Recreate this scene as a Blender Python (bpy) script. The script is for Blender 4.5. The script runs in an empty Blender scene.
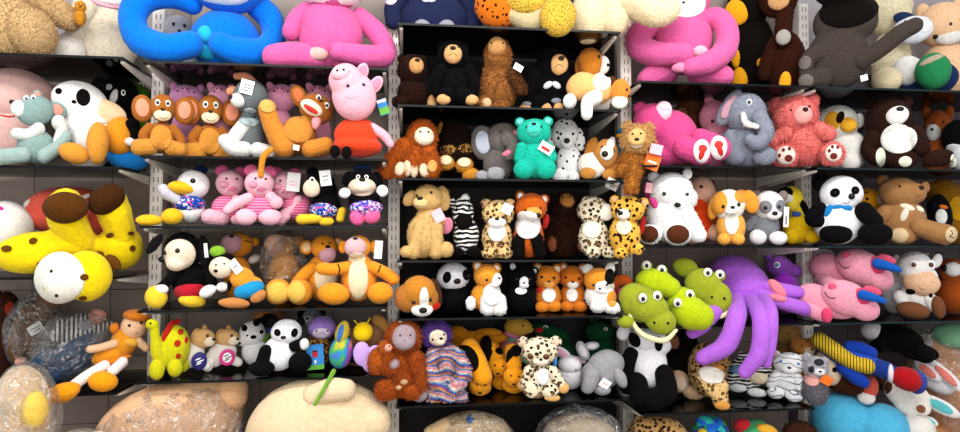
import bpy, bmesh, math, random
import numpy as np
from mathutils import Vector, Matrix, noise
random.seed(7)
rng = np.random.default_rng(7)
SC = bpy.context.scene
COL = SC.collection
W, H = 960, 432
F = 620.0
YAW = math.radians(7.0)
PITCH = math.radians(1.7)
CAMLOC = Vector((0, -2.55, 1.45))
R3 = (Matrix.Rotation(-YAW, 3, 'Z') @ Matrix.Rotation(math.pi/2 + PITCH, 3, 'X'))
FWD = R3 @ Vector((0, 0, -1))

def at(px, py, Y):
    """world point seen at photo pixel (px,py) on the vertical plane y=Y"""
    d = R3 @ Vector(((px - W/2)/F, -(py - H/2)/F, -1))
    t = (Y - CAMLOC.y)/d.y
    return CAMLOC + d*t

# ------------------------------------------------------------------ materials
def lin(h):
    h = h.lstrip('#')
    v = [int(h[i:i+2], 16)/255 for i in (0, 2, 4)]
    return [x/12.92 if x <= .04045 else ((x+.055)/1.055)**2.4 for x in v]

def mul(c, k): return [min(1, x*k) for x in c]

MATS = {}
class NT:
    def __init__(s, name):
        s.m = bpy.data.materials.new(name); s.m.use_nodes = True
        s.t = s.m.node_tree; s.t.nodes.clear()
        s.out = s.n('ShaderNodeOutputMaterial')
        s.tc = s.n('ShaderNodeTexCoord'); s.sheen = .12
    def n(s, typ, **kw):
        x = s.t.nodes.new(typ)
        for k, v in kw.items():
            if isinstance(v, (int, float, str, bool)) and hasattr(x, k): setattr(x, k, v)
        return x
    def l(s, a, b): s.t.links.new(a, b)
    def noise(s, scale, detail=3, rough=.55, dist=0):
        x = s.n('ShaderNodeTexNoise'); s.l(s.tc.outputs['Object'], x.inputs['Vector'])
        x.inputs['Scale'].default_value = scale; x.inputs['Detail'].default_value = detail
        x.inputs['Roughness'].default_value = rough; x.inputs['Distortion'].default_value = dist
        return x
    def ramp(s, src, stops, interp='LINEAR'):
        r = s.n('ShaderNodeValToRGB'); r.color_ramp.interpolation = interp
        e = r.color_ramp.elements
        while len(e) > 1: e.remove(e[-1])
        e[0].position = stops[0][0]; e[0].color = (*stops[0][1], 1)
        for p, c in stops[1:]:
            k = e.new(p); k.color = (*c, 1)
        s.l(src, r.inputs['Fac']); return r
    def mix(s, fac, a, b, mode='MIX'):
        x = s.n('ShaderNodeMixRGB'); x.blend_type = mode
        for sock, v in ((x.inputs[0], fac), (x.inputs[1], a), (x.inputs[2], b)):
            if hasattr(v, 'is_output'): s.l(v, sock)
            elif isinstance(v, (int, float)): sock.default_value = v
            else: sock.default_value = (*v, 1)
        return x.outputs[0]
    def furry(s, colour, fuzz=1.0, bump=.55, bscale=330, rough=.95, sheen=.25):
        b = s.n('ShaderNodeBsdfPrincipled')
        v = s.noise(75, 4)
        r = s.ramp(v.outputs['Fac'], [(.28, (.86, .86, .86)), (.5, (.98, .98, .98)), (.72, (1.07, 1.07, 1.07))])
        c = s.mix(1.0, colour, r.outputs[0], 'MULTIPLY')
        s.l(c, b.inputs['Base Color'])
        b.inputs['Roughness'].default_value = rough
        b.inputs['Specular IOR Level'].default_value = .12
        b.inputs['Sheen Weight'].default_value = s.sheen
        b.inputs['Sheen Roughness'].default_value = .5
        h = s.noise(bscale, 4, .7)
        h2 = s.noise(34, 3, .6, .8)
        hm = s.mix(.5, h.outputs['Fac'], h2.outputs['Fac'])
        bu = s.n('ShaderNodeBump'); bu.inputs['Strength'].default_value = bump; bu.inputs['Distance'].default_value = .010
        s.l(hm, bu.inputs['Height']); s.l(bu.outputs[0], b.inputs['Normal'])
        s.l(b.outputs[0], s.out.inputs[0])
        return b

def plush_mat(h):
    s = NT('plush_' + h.lstrip('#')); s.sheen = .02 + .13*min(1, max(lin(h))*2); s.furry(lin(h)); return s.m

def leopard_mat(name, base, ring, fill, scale=52, t1=.22, t2=.40):
    s = NT(name)
    v = s.n('ShaderNodeTexVoronoi'); v.inputs['Scale'].default_value = scale; v.inputs['Randomness'].default_value = .85
    nz = s.noise(60, 2); 
    mp = s.n('ShaderNodeVectorMath'); mp.operation = 'MULTIPLY_ADD'
    s.l(nz.outputs['Color'], mp.inputs[0]); mp.inputs[1].default_value = (.012, .012, .012); s.l(s.tc.outputs['Object'], mp.inputs[2])
    s.l(mp.outputs[0], v.inputs['Vector'])
    r = s.ramp(v.outputs['Distance'], [(0, lin(fill)), (t1, lin(ring)), (t2, lin(base))], 'CONSTANT')
    s.furry(r.outputs[0]); return s.m

def stripe_mat(name, a, b, scale=14, dist=6, axis='Z', thr=.5):
    s = NT(name)
    w = s.n('ShaderNodeTexWave'); w.bands_direction = axis
    s.l(s.tc.outputs['Object'], w.inputs['Vector'])
    w.inputs['Scale'].default_value = scale; w.inputs['Distortion'].default_value = dist; w.inputs['Detail'].default_value = 1; w.inputs['Detail Scale'].default_value = 1.5
    r = s.ramp(w.outputs['Fac'], [(0, lin(a)), (thr, lin(b))], 'CONSTANT')
    s.furry(r.outputs[0]); return s.m

def multi_mat(name, cols, scale=30, kind='voronoi', interp='CONSTANT', dist=4, axis='Z'):
    s = NT(name)
    if kind == 'voronoi':
        v = s.n('ShaderNodeTexVoronoi'); v.inputs['Scale'].default_value = scale
        s.l(s.tc.outputs['Object'], v.inputs['Vector'])
        sp = s.n('ShaderNodeSeparateColor'); s.l(v.outputs['Color'], sp.inputs[0]); src = sp.outputs[0]
    elif kind == 'noise':
        v = s.noise(scale, 2, .5, .6)
        mr = s.n('ShaderNodeMapRange'); s.l(v.outputs['Fac'], mr.inputs[0]); mr.inputs[1].default_value = .3; mr.inputs[2].default_value = .7; src = mr.outputs[0]
    else:
        v = s.n('ShaderNodeTexWave'); v.wave_profile = 'SAW'; v.bands_direction = axis
        s.l(s.tc.outputs['Object'], v.inputs['Vector']); v.inputs['Scale'].default_value = scale; v.inputs['Distortion'].default_value = dist; v.inputs['Detail'].default_value = 1
        src = v.outputs['Fac']
    n = len(cols)
    r = s.ramp(src, [(i/n, lin(c)) for i, c in enumerate(cols)], interp)
    s.furry(r.outputs[0]); return s.m

def cloth_fade_mat(name, a, b, axis, z0, z1):
    s = NT(name)
    sp = s.n('ShaderNodeSeparateXYZ'); s.l(s.tc.outputs['Object'], sp.inputs[0])
    mr = s.n('ShaderNodeMapRange'); s.l(sp.outputs[axis], mr.inputs[0]); mr.inputs[1].default_value = z0; mr.inputs[2].default_value = z1
    r = s.ramp(mr.outputs[0], [(0, lin(a)), (1, lin(b))])
    s.furry(r.outputs[0]); return s.m

def plain_mat(name, h, rough=.5, spec=.5, metal=0, noise_amt=.06, nscale=20):
    s = NT(name); b = s.n('ShaderNodeBsdfPrincipled')
    v = s.noise(nscale, 3)
    c = lin(h)
    r = s.ramp(v.outputs['Fac'], [(.3, mul(c, 1-noise_amt)), (.7, mul(c, 1+noise_amt))])
    s.l(r.outputs[0], b.inputs['Base Color'])
    b.inputs['Roughness'].default_value = rough; b.inputs['Specular IOR Level'].default_value = spec; b.inputs['Metallic'].default_value = metal
    s.l(b.outputs[0], s.out.inputs[0]); return s.m

def glass_mat(name, tint, refl=.5, rough=.04, base=.06):
    s = NT(name)
    tr = s.n('ShaderNodeBsdfTransparent'); tr.inputs[0].default_value = (*tint, 1)
    gl = s.n('ShaderNodeBsdfGlossy'); gl.inputs['Roughness'].default_value = rough; gl.inputs[0].default_value = (refl, refl, refl, 1)
    fr = s.n('ShaderNodeFresnel'); fr.inputs[0].default_value = 1.5
    ad = s.n('ShaderNodeMath'); ad.operation = 'ADD'; ad.use_clamp = True; s.l(fr.outputs[0], ad.inputs[0]); ad.inputs[1].default_value = base
    mx = s.n('ShaderNodeMixShader'); s.l(ad.outputs[0], mx.inputs[0]); s.l(tr.outputs[0], mx.inputs[1]); s.l(gl.outputs[0], mx.inputs[2])
    s.l(mx.outputs[0], s.out.inputs[0]); return s.m

def bag_mat(name):
    s = NT(name)
    tr = s.n('ShaderNodeBsdfTransparent'); tr.inputs[0].default_value = (.95, .95, .95, 1)
    gl = s.n('ShaderNodeBsdfGlossy'); gl.inputs['Roughness'].default_value = .12; gl.inputs[0].default_value = (1, 1, 1, 1)
    di = s.n('ShaderNodeBsdfDiffuse'); di.inputs[0].default_value = (.75, .74, .72, 1)
    n1 = s.noise(13, 4, .6, 2.2)
    bu = s.n('ShaderNodeBump'); bu.inputs['Strength'].default_value = 1; bu.inputs['Distance'].default_value = .05
    s.l(n1.outputs['Fac'], bu.inputs['Height']); s.l(bu.outputs[0], gl.inputs['Normal']); s.l(bu.outputs[0], di.inputs['Normal'])
    m1 = s.n('ShaderNodeMixShader'); m1.inputs[0].default_value = .25; s.l(gl.outputs[0], m1.inputs[1]); s.l(di.outputs[0], m1.inputs[2])
    lw = s.n('ShaderNodeLayerWeight'); lw.inputs[0].default_value = .35; s.l(bu.outputs[0], lw.inputs['Normal'])
    r = s.ramp(lw.outputs['Facing'], [(0, (.12,)*3), (.5, (.20,)*3), (.9, (.55,)*3)])
    n2 = s.noise(12, 3, .5, 2.8)
    st = s.ramp(n2.outputs['Fac'], [(.455, (0, 0, 0)), (.5, (.5, .5, .5)), (.53, (0, 0, 0))])  # pale streaks mixed in as painted highlights along the plastic's crinkles
    fx = s.mix(1.0, r.outputs[0], st.outputs[0], 'ADD')
    m2 = s.n('ShaderNodeMixShader'); s.l(fx, m2.inputs[0]); s.l(tr.outputs[0], m2.inputs[1]); s.l(m1.outputs[0], m2.inputs[2])
    s.l(m2.outputs[0], s.out.inputs[0]); return s.m

SPECIAL = {
 'bead':     lambda: plain_mat('bead_black', '#0b0908', .15, .6),
 'beadblue': lambda: plain_mat('bead_blue', '#4f8fc8', .15, .6),
 'beadbrown':lambda: plain_mat('bead_brown', '#5a3010', .15, .6),
 'noseb':    lambda: plain_mat('nose_black', '#17110f', .45, .4),
 'thread':   lambda: plain_mat('thread', '#2a1a16', .8, .2),
 'card':     lambda: plain_mat('card_white', '#f4f2ee', .5, .3, 0, .03),
 'cardpink': lambda: plain_mat('card_pink', '#f0b8c0', .5, .3, 0, .03),
 'cardmag':  lambda: plain_mat('card_magenta', '#d8408c', .5, .3, 0, .03),
 'cardblue': lambda: plain_mat('card_blue', '#3c8ed0', .5, .3, 0, .03),
 'cardgreen':lambda: plain_mat('card_green', '#6ab04a', .5, .3, 0, .03),
 'cardpurp': lambda: plain_mat('card_purple', '#34306e', .5, .3, 0, .03),
 'cardor':   lambda: plain_mat('card_orange', '#f07828', .5, .3, 0, .03),
 'cardred':  lambda: plain_mat('card_red', '#c83028', .5, .3, 0, .03),
 'cardlil':  lambda: plain_mat('card_lilac', '#c4a2dc', .5, .3, 0, .03),
 'ink':      lambda: plain_mat('ink', '#6a6a70', .6, .2, 0, .03),
 'leo':      lambda: leopard_mat('leopard', '#e6c48a', '#241810', '#a8743a'),
 'leoy':     lambda: leopard_mat('leopard_yellow', '#eebc52', '#231509', '#4a2c10', 44, .12, .36),
 'leow':     lambda: leopard_mat('leopard_pale', '#efe2c6', '#2a1e16', '#b98a54', 50, .20, .42),
 'leod':     lambda: leopard_mat('leopard_dark', '#b08c5a', '#1c110a', '#5a3a1c', 50, .2, .42),
 'speck':    lambda: leopard_mat('speckled_gold', '#d8b44a', '#6a4a18', '#6a4a18', 150, .25, .34),
 'specko':   lambda: leopard_mat('speckled_orange', '#d8741e', '#1c0e06', '#1c0e06', 45, .2, .30),
 'dal':      lambda: leopard_mat('dalmatian', '#f1efec', '#131114', '#131114', 38, .1, .25),
 'zebra':    lambda: stripe_mat('zebra', '#f2f0ec', '#15120f', 15, 5, 'Z', .5),
 'wtiger':   lambda: stripe_mat('white_tiger', '#efeff0', '#85858e', 8, 10, 'Z', .94),
 'pinkstr':  lambda: stripe_mat('pink_stripe', '#f2a0bc', '#d8588c', 26, .4, 'Z', .5),
 'navystr':  lambda: stripe_mat('navy_stripe', '#e8e6e0', '#22242c', 20, .6, 'X', .5),
 'yelstr':   lambda: stripe_mat('yellow_stripe', '#d8b838', '#4a3a18', 26, .5, 'X', .82),
 'floral':   lambda: multi_mat('floral_blue', ['#1b3f96', '#2c62c4', '#e9e4f2', '#1b3f96', '#d85a96', '#4a8ad8'], 120),
 'floralp':  lambda: multi_mat('floral_pink', ['#2a3f9a', '#d878b8', '#e8e4f2', '#3a62c0', '#a868c0'], 110),
 'rainbow':  lambda: multi_mat('rainbow_plush', ['#d8c040', '#58b868', '#3a9ad0', '#7a60c0', '#d05a9a', '#d8c040'], 10, 'noise', 'LINEAR'),
 'pastel':   lambda: multi_mat('pastel_plush', ['#e8b83c', '#c9d25c', '#6cc0a8', '#e88aa0', '#e8b83c'], 9, 'noise', 'LINEAR'),
 'tiedye':   lambda: multi_mat('tiedye_fur', ['#d8508c', '#f0c8c0', '#2a6cc0', '#e8b050', '#8a3a9a', '#3a9ad0', '#f0d8c8'], 7, 'wave', 'LINEAR', 9),
 'sequin':   lambda: multi_mat('sequin_brown', ['#3a2412', '#7a5228', '#b08848', '#2a180c'], 150),
 'parrot':   lambda: multi_mat('mixed_colours', ['#2a6cc8', '#2f9a58', '#2a6cc8', '#1c4c9a', '#38b0a0'], 40),
 'tiger':    lambda: stripe_mat('tiger', '#e8912a', '#2a180c', 12, 7, 'Z', .72),
 'jean':     lambda: plush_mat('#35506e'),
 'bag':      lambda: bag_mat('clear_bag'),
 'tile':     lambda: plain_mat('cap_navy', '#24365a', .8, .2),
}
def M(k):
    if k not in MATS:
        MATS[k] = SPECIAL[k]() if k in SPECIAL else plush_mat(k)
    return MATS[k]

# ------------------------------------------------------------------ unit spheres
def ico(n):
    bm = bmesh.new(); bmesh.ops.create_icosphere(bm, subdivisions=n, radius=1)
    v = np.array([x.co[:] for x in bm.verts]); bm.verts.index_update()
    f = [[x.index for x in q.verts] for q in bm.faces]; bm.free(); return v, np.array(f)
ICO = {n: ico(n) for n in (2, 3, 4, 6)}

def link(o, parent=None):
    COL.objects.link(o); o.parent = parent; return o

def mesh_obj(name, verts, faces, mat, parent=None, smooth=True):
    me = bpy.data.meshes.new(name)
    me.from_pydata([tuple(v) for v in verts], [], [tuple(int(i) for i in f) for f in faces])
    if smooth: me.polygons.foreach_set('use_smooth', [True]*len(me.polygons))
    me.materials.append(mat)
    return link(bpy.data.objects.new(name, me), parent)

def empty(name, loc, label, cat, group=None, rz=0):
    o = bpy.data.objects.new(name, None); COL.objects.link(o)
    o.empty_display_size = .02
    o.location = loc; o.rotation_euler = (0, 0, rz)
    if label: o['label'] = label; o['category'] = cat
    if group: o['group'] = group
    return o

REMESH = []   # (object, voxel, fuzz)
# a prim is dict(x,y,rx,ry,rot,d,rd); coordinates are in millimetre-like toy units measured off the toy's front view
def P(t, d0=0, rd=None):
    if isinstance(t, dict): return [t]
    if isinstance(t, list):                       # tapered limb through points (x,y,r[,d])
        pts = [(p[0], p[1], p[2], p[3] if len(p) > 3 else d0) for p in t]
        out = []
        ps = [np.array(p, float) for p in pts]
        ps = [2*ps[0]-ps[1]] + ps + [2*ps[-1]-ps[-2]]
        for i in range(1, len(ps)-2):
            a, b, c, e = ps[i-1], ps[i], ps[i+1], ps[i+2]
            L = np.linalg.norm((c-b)[[0, 1, 3]]); n = max(1, int(math.ceil(L/(.38*max(1, min(b[2], c[2]))))))
            for k in range(n + (1 if i == len(ps)-3 else 0)):
                u = k/n
                q = .5*((2*b)+(c-a)*u+(2*a-5*b+4*c-e)*u*u+(3*b-a-3*c+e)*u**3)
                r = b[2]+(c[2]-b[2])*u
                out.append(dict(x=q[0], y=q[1], rx=r, ry=r, rot=0, d=q[3], rd=r, tube=1))
        return out
    x, y, rx, ry = t[:4]
    rot = t[4] if len(t) > 4 else 0
    d = t[5] if len(t) > 5 and t[5] is not None else d0
    r = t[6] if len(t) > 6 else (rd if rd else .74*min(rx, ry)+.08*max(rx, ry))
    return [dict(x=x, y=y, rx=rx, ry=ry, rot=rot, d=d, rd=r)]

def front(prims, x, y):
    best = None; own = None
    for p in prims:
        a = math.radians(p['rot']); dx, dy = x-p['x'], y-p['y']
        u = (dx*math.cos(a)+dy*math.sin(a))/p['rx']; v = (-dx*math.sin(a)+dy*math.cos(a))/p['ry']
        q = 1-u*u-v*v
        if q >= 0:
            d = p['d']-p['rd']*math.sqrt(q)
            if best is None or d < best: best = d; own = p.get('own')
    return best, own

TOYS = []; FIT = {}
class Toy:
    def __init__(s, name, label, cat, Y, sh, cx, base, group=None, fuzz=0):
        Y, s.sy = FIT.get(label, (Y, 1.0)); s.Y = Y; s.label = label; s.sh = sh; TOYS.append(s)
        s.A = at(cx, base, Y); s.dz = 0
        dv = s.A-CAMLOC
        s.phi = math.atan2(dv.x, dv.y)
        zc = dv.dot(FWD); s.s = zc/F
        s.k = math.cos(s.phi-YAW)
        s.ax, s.ay = cx, base
        if sh is not None:
            dz = (SHELF[sh]+.0015)-s.A.z
            if abs(dz/s.s) > 5: print('SNAP %s %.1f px up  (%s)' % (name, dz/s.s, label))
            s.dz = dz; s.A.z = SHELF[sh]+.0015
        s.root = empty(name, s.A, label, cat, group, -s.phi)
        s.prims = []; s.fuzz = fuzz; s.seed = random.random()*100
        s.lvl = {}; s.pats = []
    def L(s, x, y, d):
        return ((x-s.ax)*s.s*s.k, d*s.s, -(y-s.ay)*s.s)
    def ell(s, p, lod):
        v, f = ICO[lod]
        a = math.radians(p['rot']); c, sn = math.cos(a), math.sin(a)
        ux, uy, ud = v[:, 0]*p['rx'], -v[:, 2]*p['ry'], v[:, 1]*p['rd']
        X = p['x']+ux*c-uy*sn; Y = p['y']+ux*sn+uy*c; D = p['d']+ud
        return np.stack([(X-s.ax)*s.s*s.k, D*s.s, -(Y-s.ay)*s.s], 1), f
    def solid(s, name, mat, prims, parent=None, fuzz=None, reg=True, lump=.03, remesh=None):
        V, Fs, off = [], [], 0
        big = max(max(p['rx'], p['ry']) for p in prims)
        for p in prims:
            lod = 2 if (p.get('tube') or max(p['rx'], p['ry']) < 3.5) else (3 if len(prims) > 1 or big < 22 else 4)
            v, f = s.ell(p, lod)
            V.append(v); Fs.append(f+off); off += len(v)
        V = np.concatenate(V); Fs = np.concatenate(Fs)
        if lump and big > 5:
            k = 1/(big*s.s)
            for i in range(len(V)):
                q = Vector(V[i])*k*1.6+Vector((s.seed, len(s.prims), 0))
                n = noise.noise_vector(q)
                V[i] += np.array(n)*lump*big*s.s
        o = mesh_obj(name, V, Fs, M(mat), parent or s.root)
        fz = s.fuzz if fuzz is None else fuzz
        ext = max(V.max(0)-V.min(0))
        if len(prims) > 1 or fz:
            REMESH.append((o, max(ext/52, .5*s.s) if len(prims) > 1 else 0, fz, s.s))
        s.lvl[o.name] = 1 if o.parent == s.root else 2
        if reg:
            for p in prims: p['own'] = o; s.prims.append(p)
        return o
    def owner(s, x, y):
        d, o = front(s.prims, x, y)
        if o is None: return d, s.root
        for (px, py, rx, ry, a, lf) in s.pats:
            u, v = x-px, y-py
            if ((u*math.cos(a)+v*math.sin(a))/rx)**2+((-u*math.sin(a)+v*math.cos(a))/ry)**2 < .9: d = min(d, front(s.prims, x, y)[0]-lf)
        if s.lvl.get(o.name, 1) == 2: o = o.parent
        return d, o
    def patch(s, name, mat, e, parent=None, lift=.45, on=None):
        x, y, rx, ry = e[:4]; rot = math.radians(e[4] if len(e) > 4 else 0)
        src = s.prims if on is None else [p for p in s.prims if p.get('own') == on]
        d0, own = front(src, x, y)
        if own is not None and s.lvl.get(own.name, 1) == 2: own = own.parent
        if d0 is None: d0 = 0; own = s.root
        nr, na = 8, 30
        s.npatch = getattr(s, 'npatch', 0)+1
        big = max([max(q['rx'], q['ry']) for q in src if q.get('own') == own] or [5])
        lift = .45+.012*big+.10*s.npatch+{0: 0, 1: .6, 2: 1.2, 3: 1.6}[s.fuzz]
        s.pats.append((x, y, rx, ry, rot, lift))
        V = [s.L(x, y, d0-lift-.2)]; prev = [d0]*na; Fs = []
        for i in range(1, nr+2):
            for j in range(na):
                a = 2*math.pi*j/na; r = min(i, nr)/nr
                u, v = rx*r*math.cos(a), ry*r*math.sin(a)
                X = x+u*math.cos(rot)-v*math.sin(rot); Yp = y+u*math.sin(rot)+v*math.cos(rot)
                d, _ = front(src, X, Yp)
                lim = prev[j]+max(rx, ry)/nr*2.2
                d = lim if d is None else min(d, lim)
                if i <= nr:
                    prev[j] = d; dd = d-lift*(1 if i < nr else .6)
                else: dd = d+1.6
                V.append(s.L(X, Yp, dd))
        for j in range(na):
            Fs.append((0, 1+(j+1) % na, 1+j))
            for i in range(nr):
                a = 1+i*na; b = a+na
                Fs.append((a+j, a+(j+1) % na, b+(j+1) % na, b+j))
        o = mesh_obj(name, V, Fs, M(mat), parent or own)
        s.lvl[o.name] = 1 if o.parent == s.root else 2
        return o
    def bead(s, name, mat, x, y, rx, ry=None, rot=0, parent=None, sink=.25, flat=.7):
        ry = ry or rx
        d, own = s.owner(x, y)
        if d is None: d = 0
        p = dict(x=x, y=y, rx=rx, ry=ry, rot=rot, d=d+sink*rx*flat-.2, rd=min(rx, ry)*flat+.15)
        return s.solid(name, mat, [p], parent or own, fuzz=0, reg=False, lump=0)
    def line(s, name, mat, pts, r=.45, parent=None):
        out = []; own = None
        for (x, y) in pts:
            d, o = s.owner(x, y)
            if own is None: own = o
            out.append((x, y, r, (d if d is not None else 0)-.1))
        return s.solid(name, mat, P(out), parent or own, fuzz=0, reg=False, lump=0)
    def card(s, name, mat, x, y, w, h, rot=0, d=None, parent=None, marks=(), tilt=0):
        if d is None:
            ds = [front(s.prims, x+i*w*.5, y+j*h*.5)[0] for i in (-1, 0, 1) for j in (-1, 0, 1)]
            ds = [q for q in ds if q is not None]
            d = (min(ds) if ds else 0)-.8
        def box(x0, y0, x1, y1, d0, d1, mt, nm, par):
            V = []
            for dd in (d0, d1):
                for (u, v) in ((x0, y0), (x1, y0), (x1, y1), (x0, y1)):
                    a = math.radians(rot)
                    V.append(s.L(x+u*math.cos(a)-v*math.sin(a), y+u*math.sin(a)+v*math.cos(a), dd+tilt*v))
            Fs = [(0, 1, 2, 3), (7, 6, 5, 4), (0, 4, 5, 1), (1, 5, 6, 2), (2, 6, 7, 3), (3, 7, 4, 0)]
            return mesh_obj(nm, V, Fs, M(mt), par, False)
        o = box(-w/2, -h/2, w/2, h/2, d-.25, d+.25, mat, name, parent or s.root)
        for (mx, my, mw, mh, mm) in marks:
            box(mx-mw/2, my-mh/2, mx+mw/2, my+mh/2, d-.5, d-.2, mm, 'printed_mark', o)
        return o

def plush(name, label, cat, Y, sh, c, body, head=(), hc=None, ears=(), ec=None, ei=None, muz=None, mc=None,
          eyes=(), er=1.5, ew=None, eb='bead', nose=None, nc='noseb', belly=None, bc='#f0e4d0', arms=(), ac=None, hands=(), hnc=None,
          legs=(), lc=None, pads=(), pc='#e8c890', patches=(), ex=(), tag=(), fuzz=0, group=None, base=None, mouth=(),
          tail=None, hd=None, ld=None, ad=None, ed=None, cx=None, brd=None, footn='leg', mbig=.55):
    bp = [q for t in body for q in P(t, 0, brd)]
    BR = max(p['rd'] for p in bp)
    hp = [q for t in head for q in P(t, (-.28*BR if hd is None else hd))]
    lp = [P(t, (-.75*BR if ld is None else ld)) for t in legs]
    ap = [P(t, (-.6*BR if ad is None else ad)) for t in arms]
    allp = bp+hp+[q for l in lp for q in l]+[q for l in ap for q in l]
    ys = [p['y']+(math.hypot(p['rx']*math.sin(math.radians(p['rot'])), p['ry']*math.cos(math.radians(p['rot'])))) for p in allp]
    if base is None: base = max(ys)
    if cx is None: cx = sum(p['x']*p['rx']*p['ry'] for p in allp)/sum(p['rx']*p['ry'] for p in allp)
    t = Toy(name, label, cat, Y, sh, cx, base, group, fuzz)
    t.solid('body', c, bp)
    for a in ap: t.solid('arm', ac or c, a)
    for l in lp: t.solid(footn, lc or c, l)
    ho = None
    if hp:
        ho = t.solid('head', hc or c, hp)
        HR = max(p['rd'] for p in hp); HD = min(p['d'] for p in hp)
    else: HR = BR; HD = 0
    for e in ears:
        eo = t.solid('ear', ec or hc or c, [q for q in P(e, HD+(.15*HR if ed is None else ed), None)] if isinstance(e, list) else
                     [dict(P(e, HD+(.15*HR if ed is None else ed))[0], rd=(e[6] if len(e) > 6 else .45*min(e[2], e[3])+.6))])
        if ei and not isinstance(e, list):
            t.patch('ear_lining', ei, (e[0], e[1], e[2]*.62, e[3]*.66, e[4] if len(e) > 4 else 0), eo, on=eo)
    if muz:
        for m in (muz if isinstance(muz, list) else [muz]):
            d, own = t.owner(m[0], m[1])
            mp = P(m)[0]; mp['rd'] = m[6] if len(m) > 6 else mbig*min(m[2], m[3])+1; mp['d'] = (d if d is not None else HD)+mp['rd']*.25
            t.solid('muzzle', mc or '#f0dcc0', [mp], ho or own, fuzz=0)
    for (x, y, rx, ry, *r) in [p[1] for p in patches if False]: pass
    for pt in patches:
        t.patch(pt[0], pt[1], pt[2:])
    if belly:
        for b in (belly if isinstance(belly, list) else [belly]): t.patch('belly_patch', bc, b)
    for h in hands:
        d, own = t.owner(h[0], h[1]); hp_ = P(h)[0]; hp_['d'] = (d if d is not None else 0)+hp_['rd']*.4
        t.solid('hand', hnc or '#e8c890', [hp_], own, fuzz=0)
    for p in pads: t.patch('foot_pad', pc, p)
    if ew:
        for (x, y) in eyes: t.bead('eye_white', '#fbfaf6', x, y, ew, ew*1.15, 0, None, .3, .35)
    for i, (x, y) in enumerate(eyes):
        if ew:
            d, own = t.owner(x, y)
            p = dict(x=x, y=y, rx=er, ry=er, rot=0, d=(d or 0)-.35*ew-.1, rd=er*.5)
            t.solid('eye', eb, [p], own, 0, False, 0)
        else: t.bead('eye', eb, x, y, er)
    if nose: t.bead('nose', nc, nose[0], nose[1], nose[2], nose[3] if len(nose) > 3 else nose[2]*.75)
    if mouth: t.line('mouth', 'thread', mouth)
    if tail: t.solid('tail', tail[0], P(tail[1]))
    for e in ex:
        nm, mt, kind, pr = e[:4]; par = e[4] if len(e) > 4 else None
        if kind == 'e': t.solid(nm, mt, [q for z in pr for q in P(z, -.3*BR)])
        elif kind == 'E':
            for z in pr: t.solid(nm, mt, P(z, -.3*BR))
        elif kind == 'p':
            for z in pr: t.patch(nm, mt, z)
        elif kind == 'b':
            for z in pr: t.bead(nm, mt, *z)
        elif kind == 'l': t.line(nm, mt, pr, *(e[4:5] or [.45]))
        elif kind == 's':   # sits on the surface
            for z in pr:
                d, own = t.owner(z[0], z[1]); q = P(z)[0]; q['d'] = (d if d is not None else 0)+q['rd']*.35-(.8 if fuzz > 1 else 0)
                t.solid(nm, mt, [q], own, fuzz=0)
    for g in tag:
        t.card('tag', g[0], *g[1:6], marks=(g[6] if len(g) > 6 else ()), d=(g[7] if len(g) > 7 else None))
    return t

def bag(t, x, y, rx, ry, d=0, rd=None, rot=0, prims=None):
    ps = prims or P((x, y, rx, ry, rot, d, rd or min(rx, ry)))
    V, Fs, off = [], [], 0
    for p in ps:
        v, f = t.ell(p, 6)
        c = v.mean(0)
        for i in range(len(v)):
            q = Vector(v[i])*9
            n = noise.fractal(q, .8, 2.2, 4)
            rg = 1-abs(noise.noise(q*.9+Vector((t.seed, 3, 1))))*2+.35*(1-abs(noise.noise(q*2.6))*2)
            v[i] = c+(v[i]-c)*(1+.03*n+.022*rg)
        V.append(v); Fs.append(f+off); off += len(v)
    return mesh_obj('plastic_bag', np.concatenate(V), np.concatenate(Fs), M('bag'), t.root)

def finish():
    for t in TOYS:
        t.root.scale.y = t.sy
        top = max((t.ay-p['y']+math.hypot(p['rx']*math.sin(math.radians(p['rot'])), p['ry']*math.cos(math.radians(p['rot']))))*t.s for p in t.prims)
        if abs(t.dz) > .004: t.root.scale.z = min(1.25, max(.74, (top-t.dz)/top))
        if t.sh and t.sh[1] in 'bcdef':
            lim = SHELF[t.sh[0]+chr(ord(t.sh[1])-1)]-.013-t.A.z
            tops = []
            for p in t.prims:
                if t.A.y+(p['d']+.5*p['rd'])*t.s > .01:
                    a = math.radians(p['rot'])
                    tops.append((t.ay-p['y']+math.hypot(p['rx']*math.sin(a), p['ry']*math.cos(a)))*t.s)
            if tops and max(tops) > lim:
                t.root.scale.z = min(t.root.scale.z, max(.68, lim/max(tops)*.99))
                t.zfit = lim/max(tops)
    _finish()
    for t in TOYS:            # settle every toy on the glass it stands on
        if not t.sh or t.sh[1] == 'x': continue
        L = []
        for o in t.root.children_recursive:
            if o.name.startswith('plastic_bag'): continue
            c = np.empty(len(o.data.vertices)*3); o.data.vertices.foreach_get('co', c); L.append(c.reshape(-1, 3))
        L = np.concatenate(L)
        sc = t.root.scale
        wy = t.A.y-math.sin(t.phi)*L[:, 0]*sc.x+math.cos(t.phi)*L[:, 1]*sc.y
        z = L[wy > -.004, 2]*sc.z
        if len(z): t.root.location.z += max(-.02, min(.013, -float(z.min())))
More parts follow.
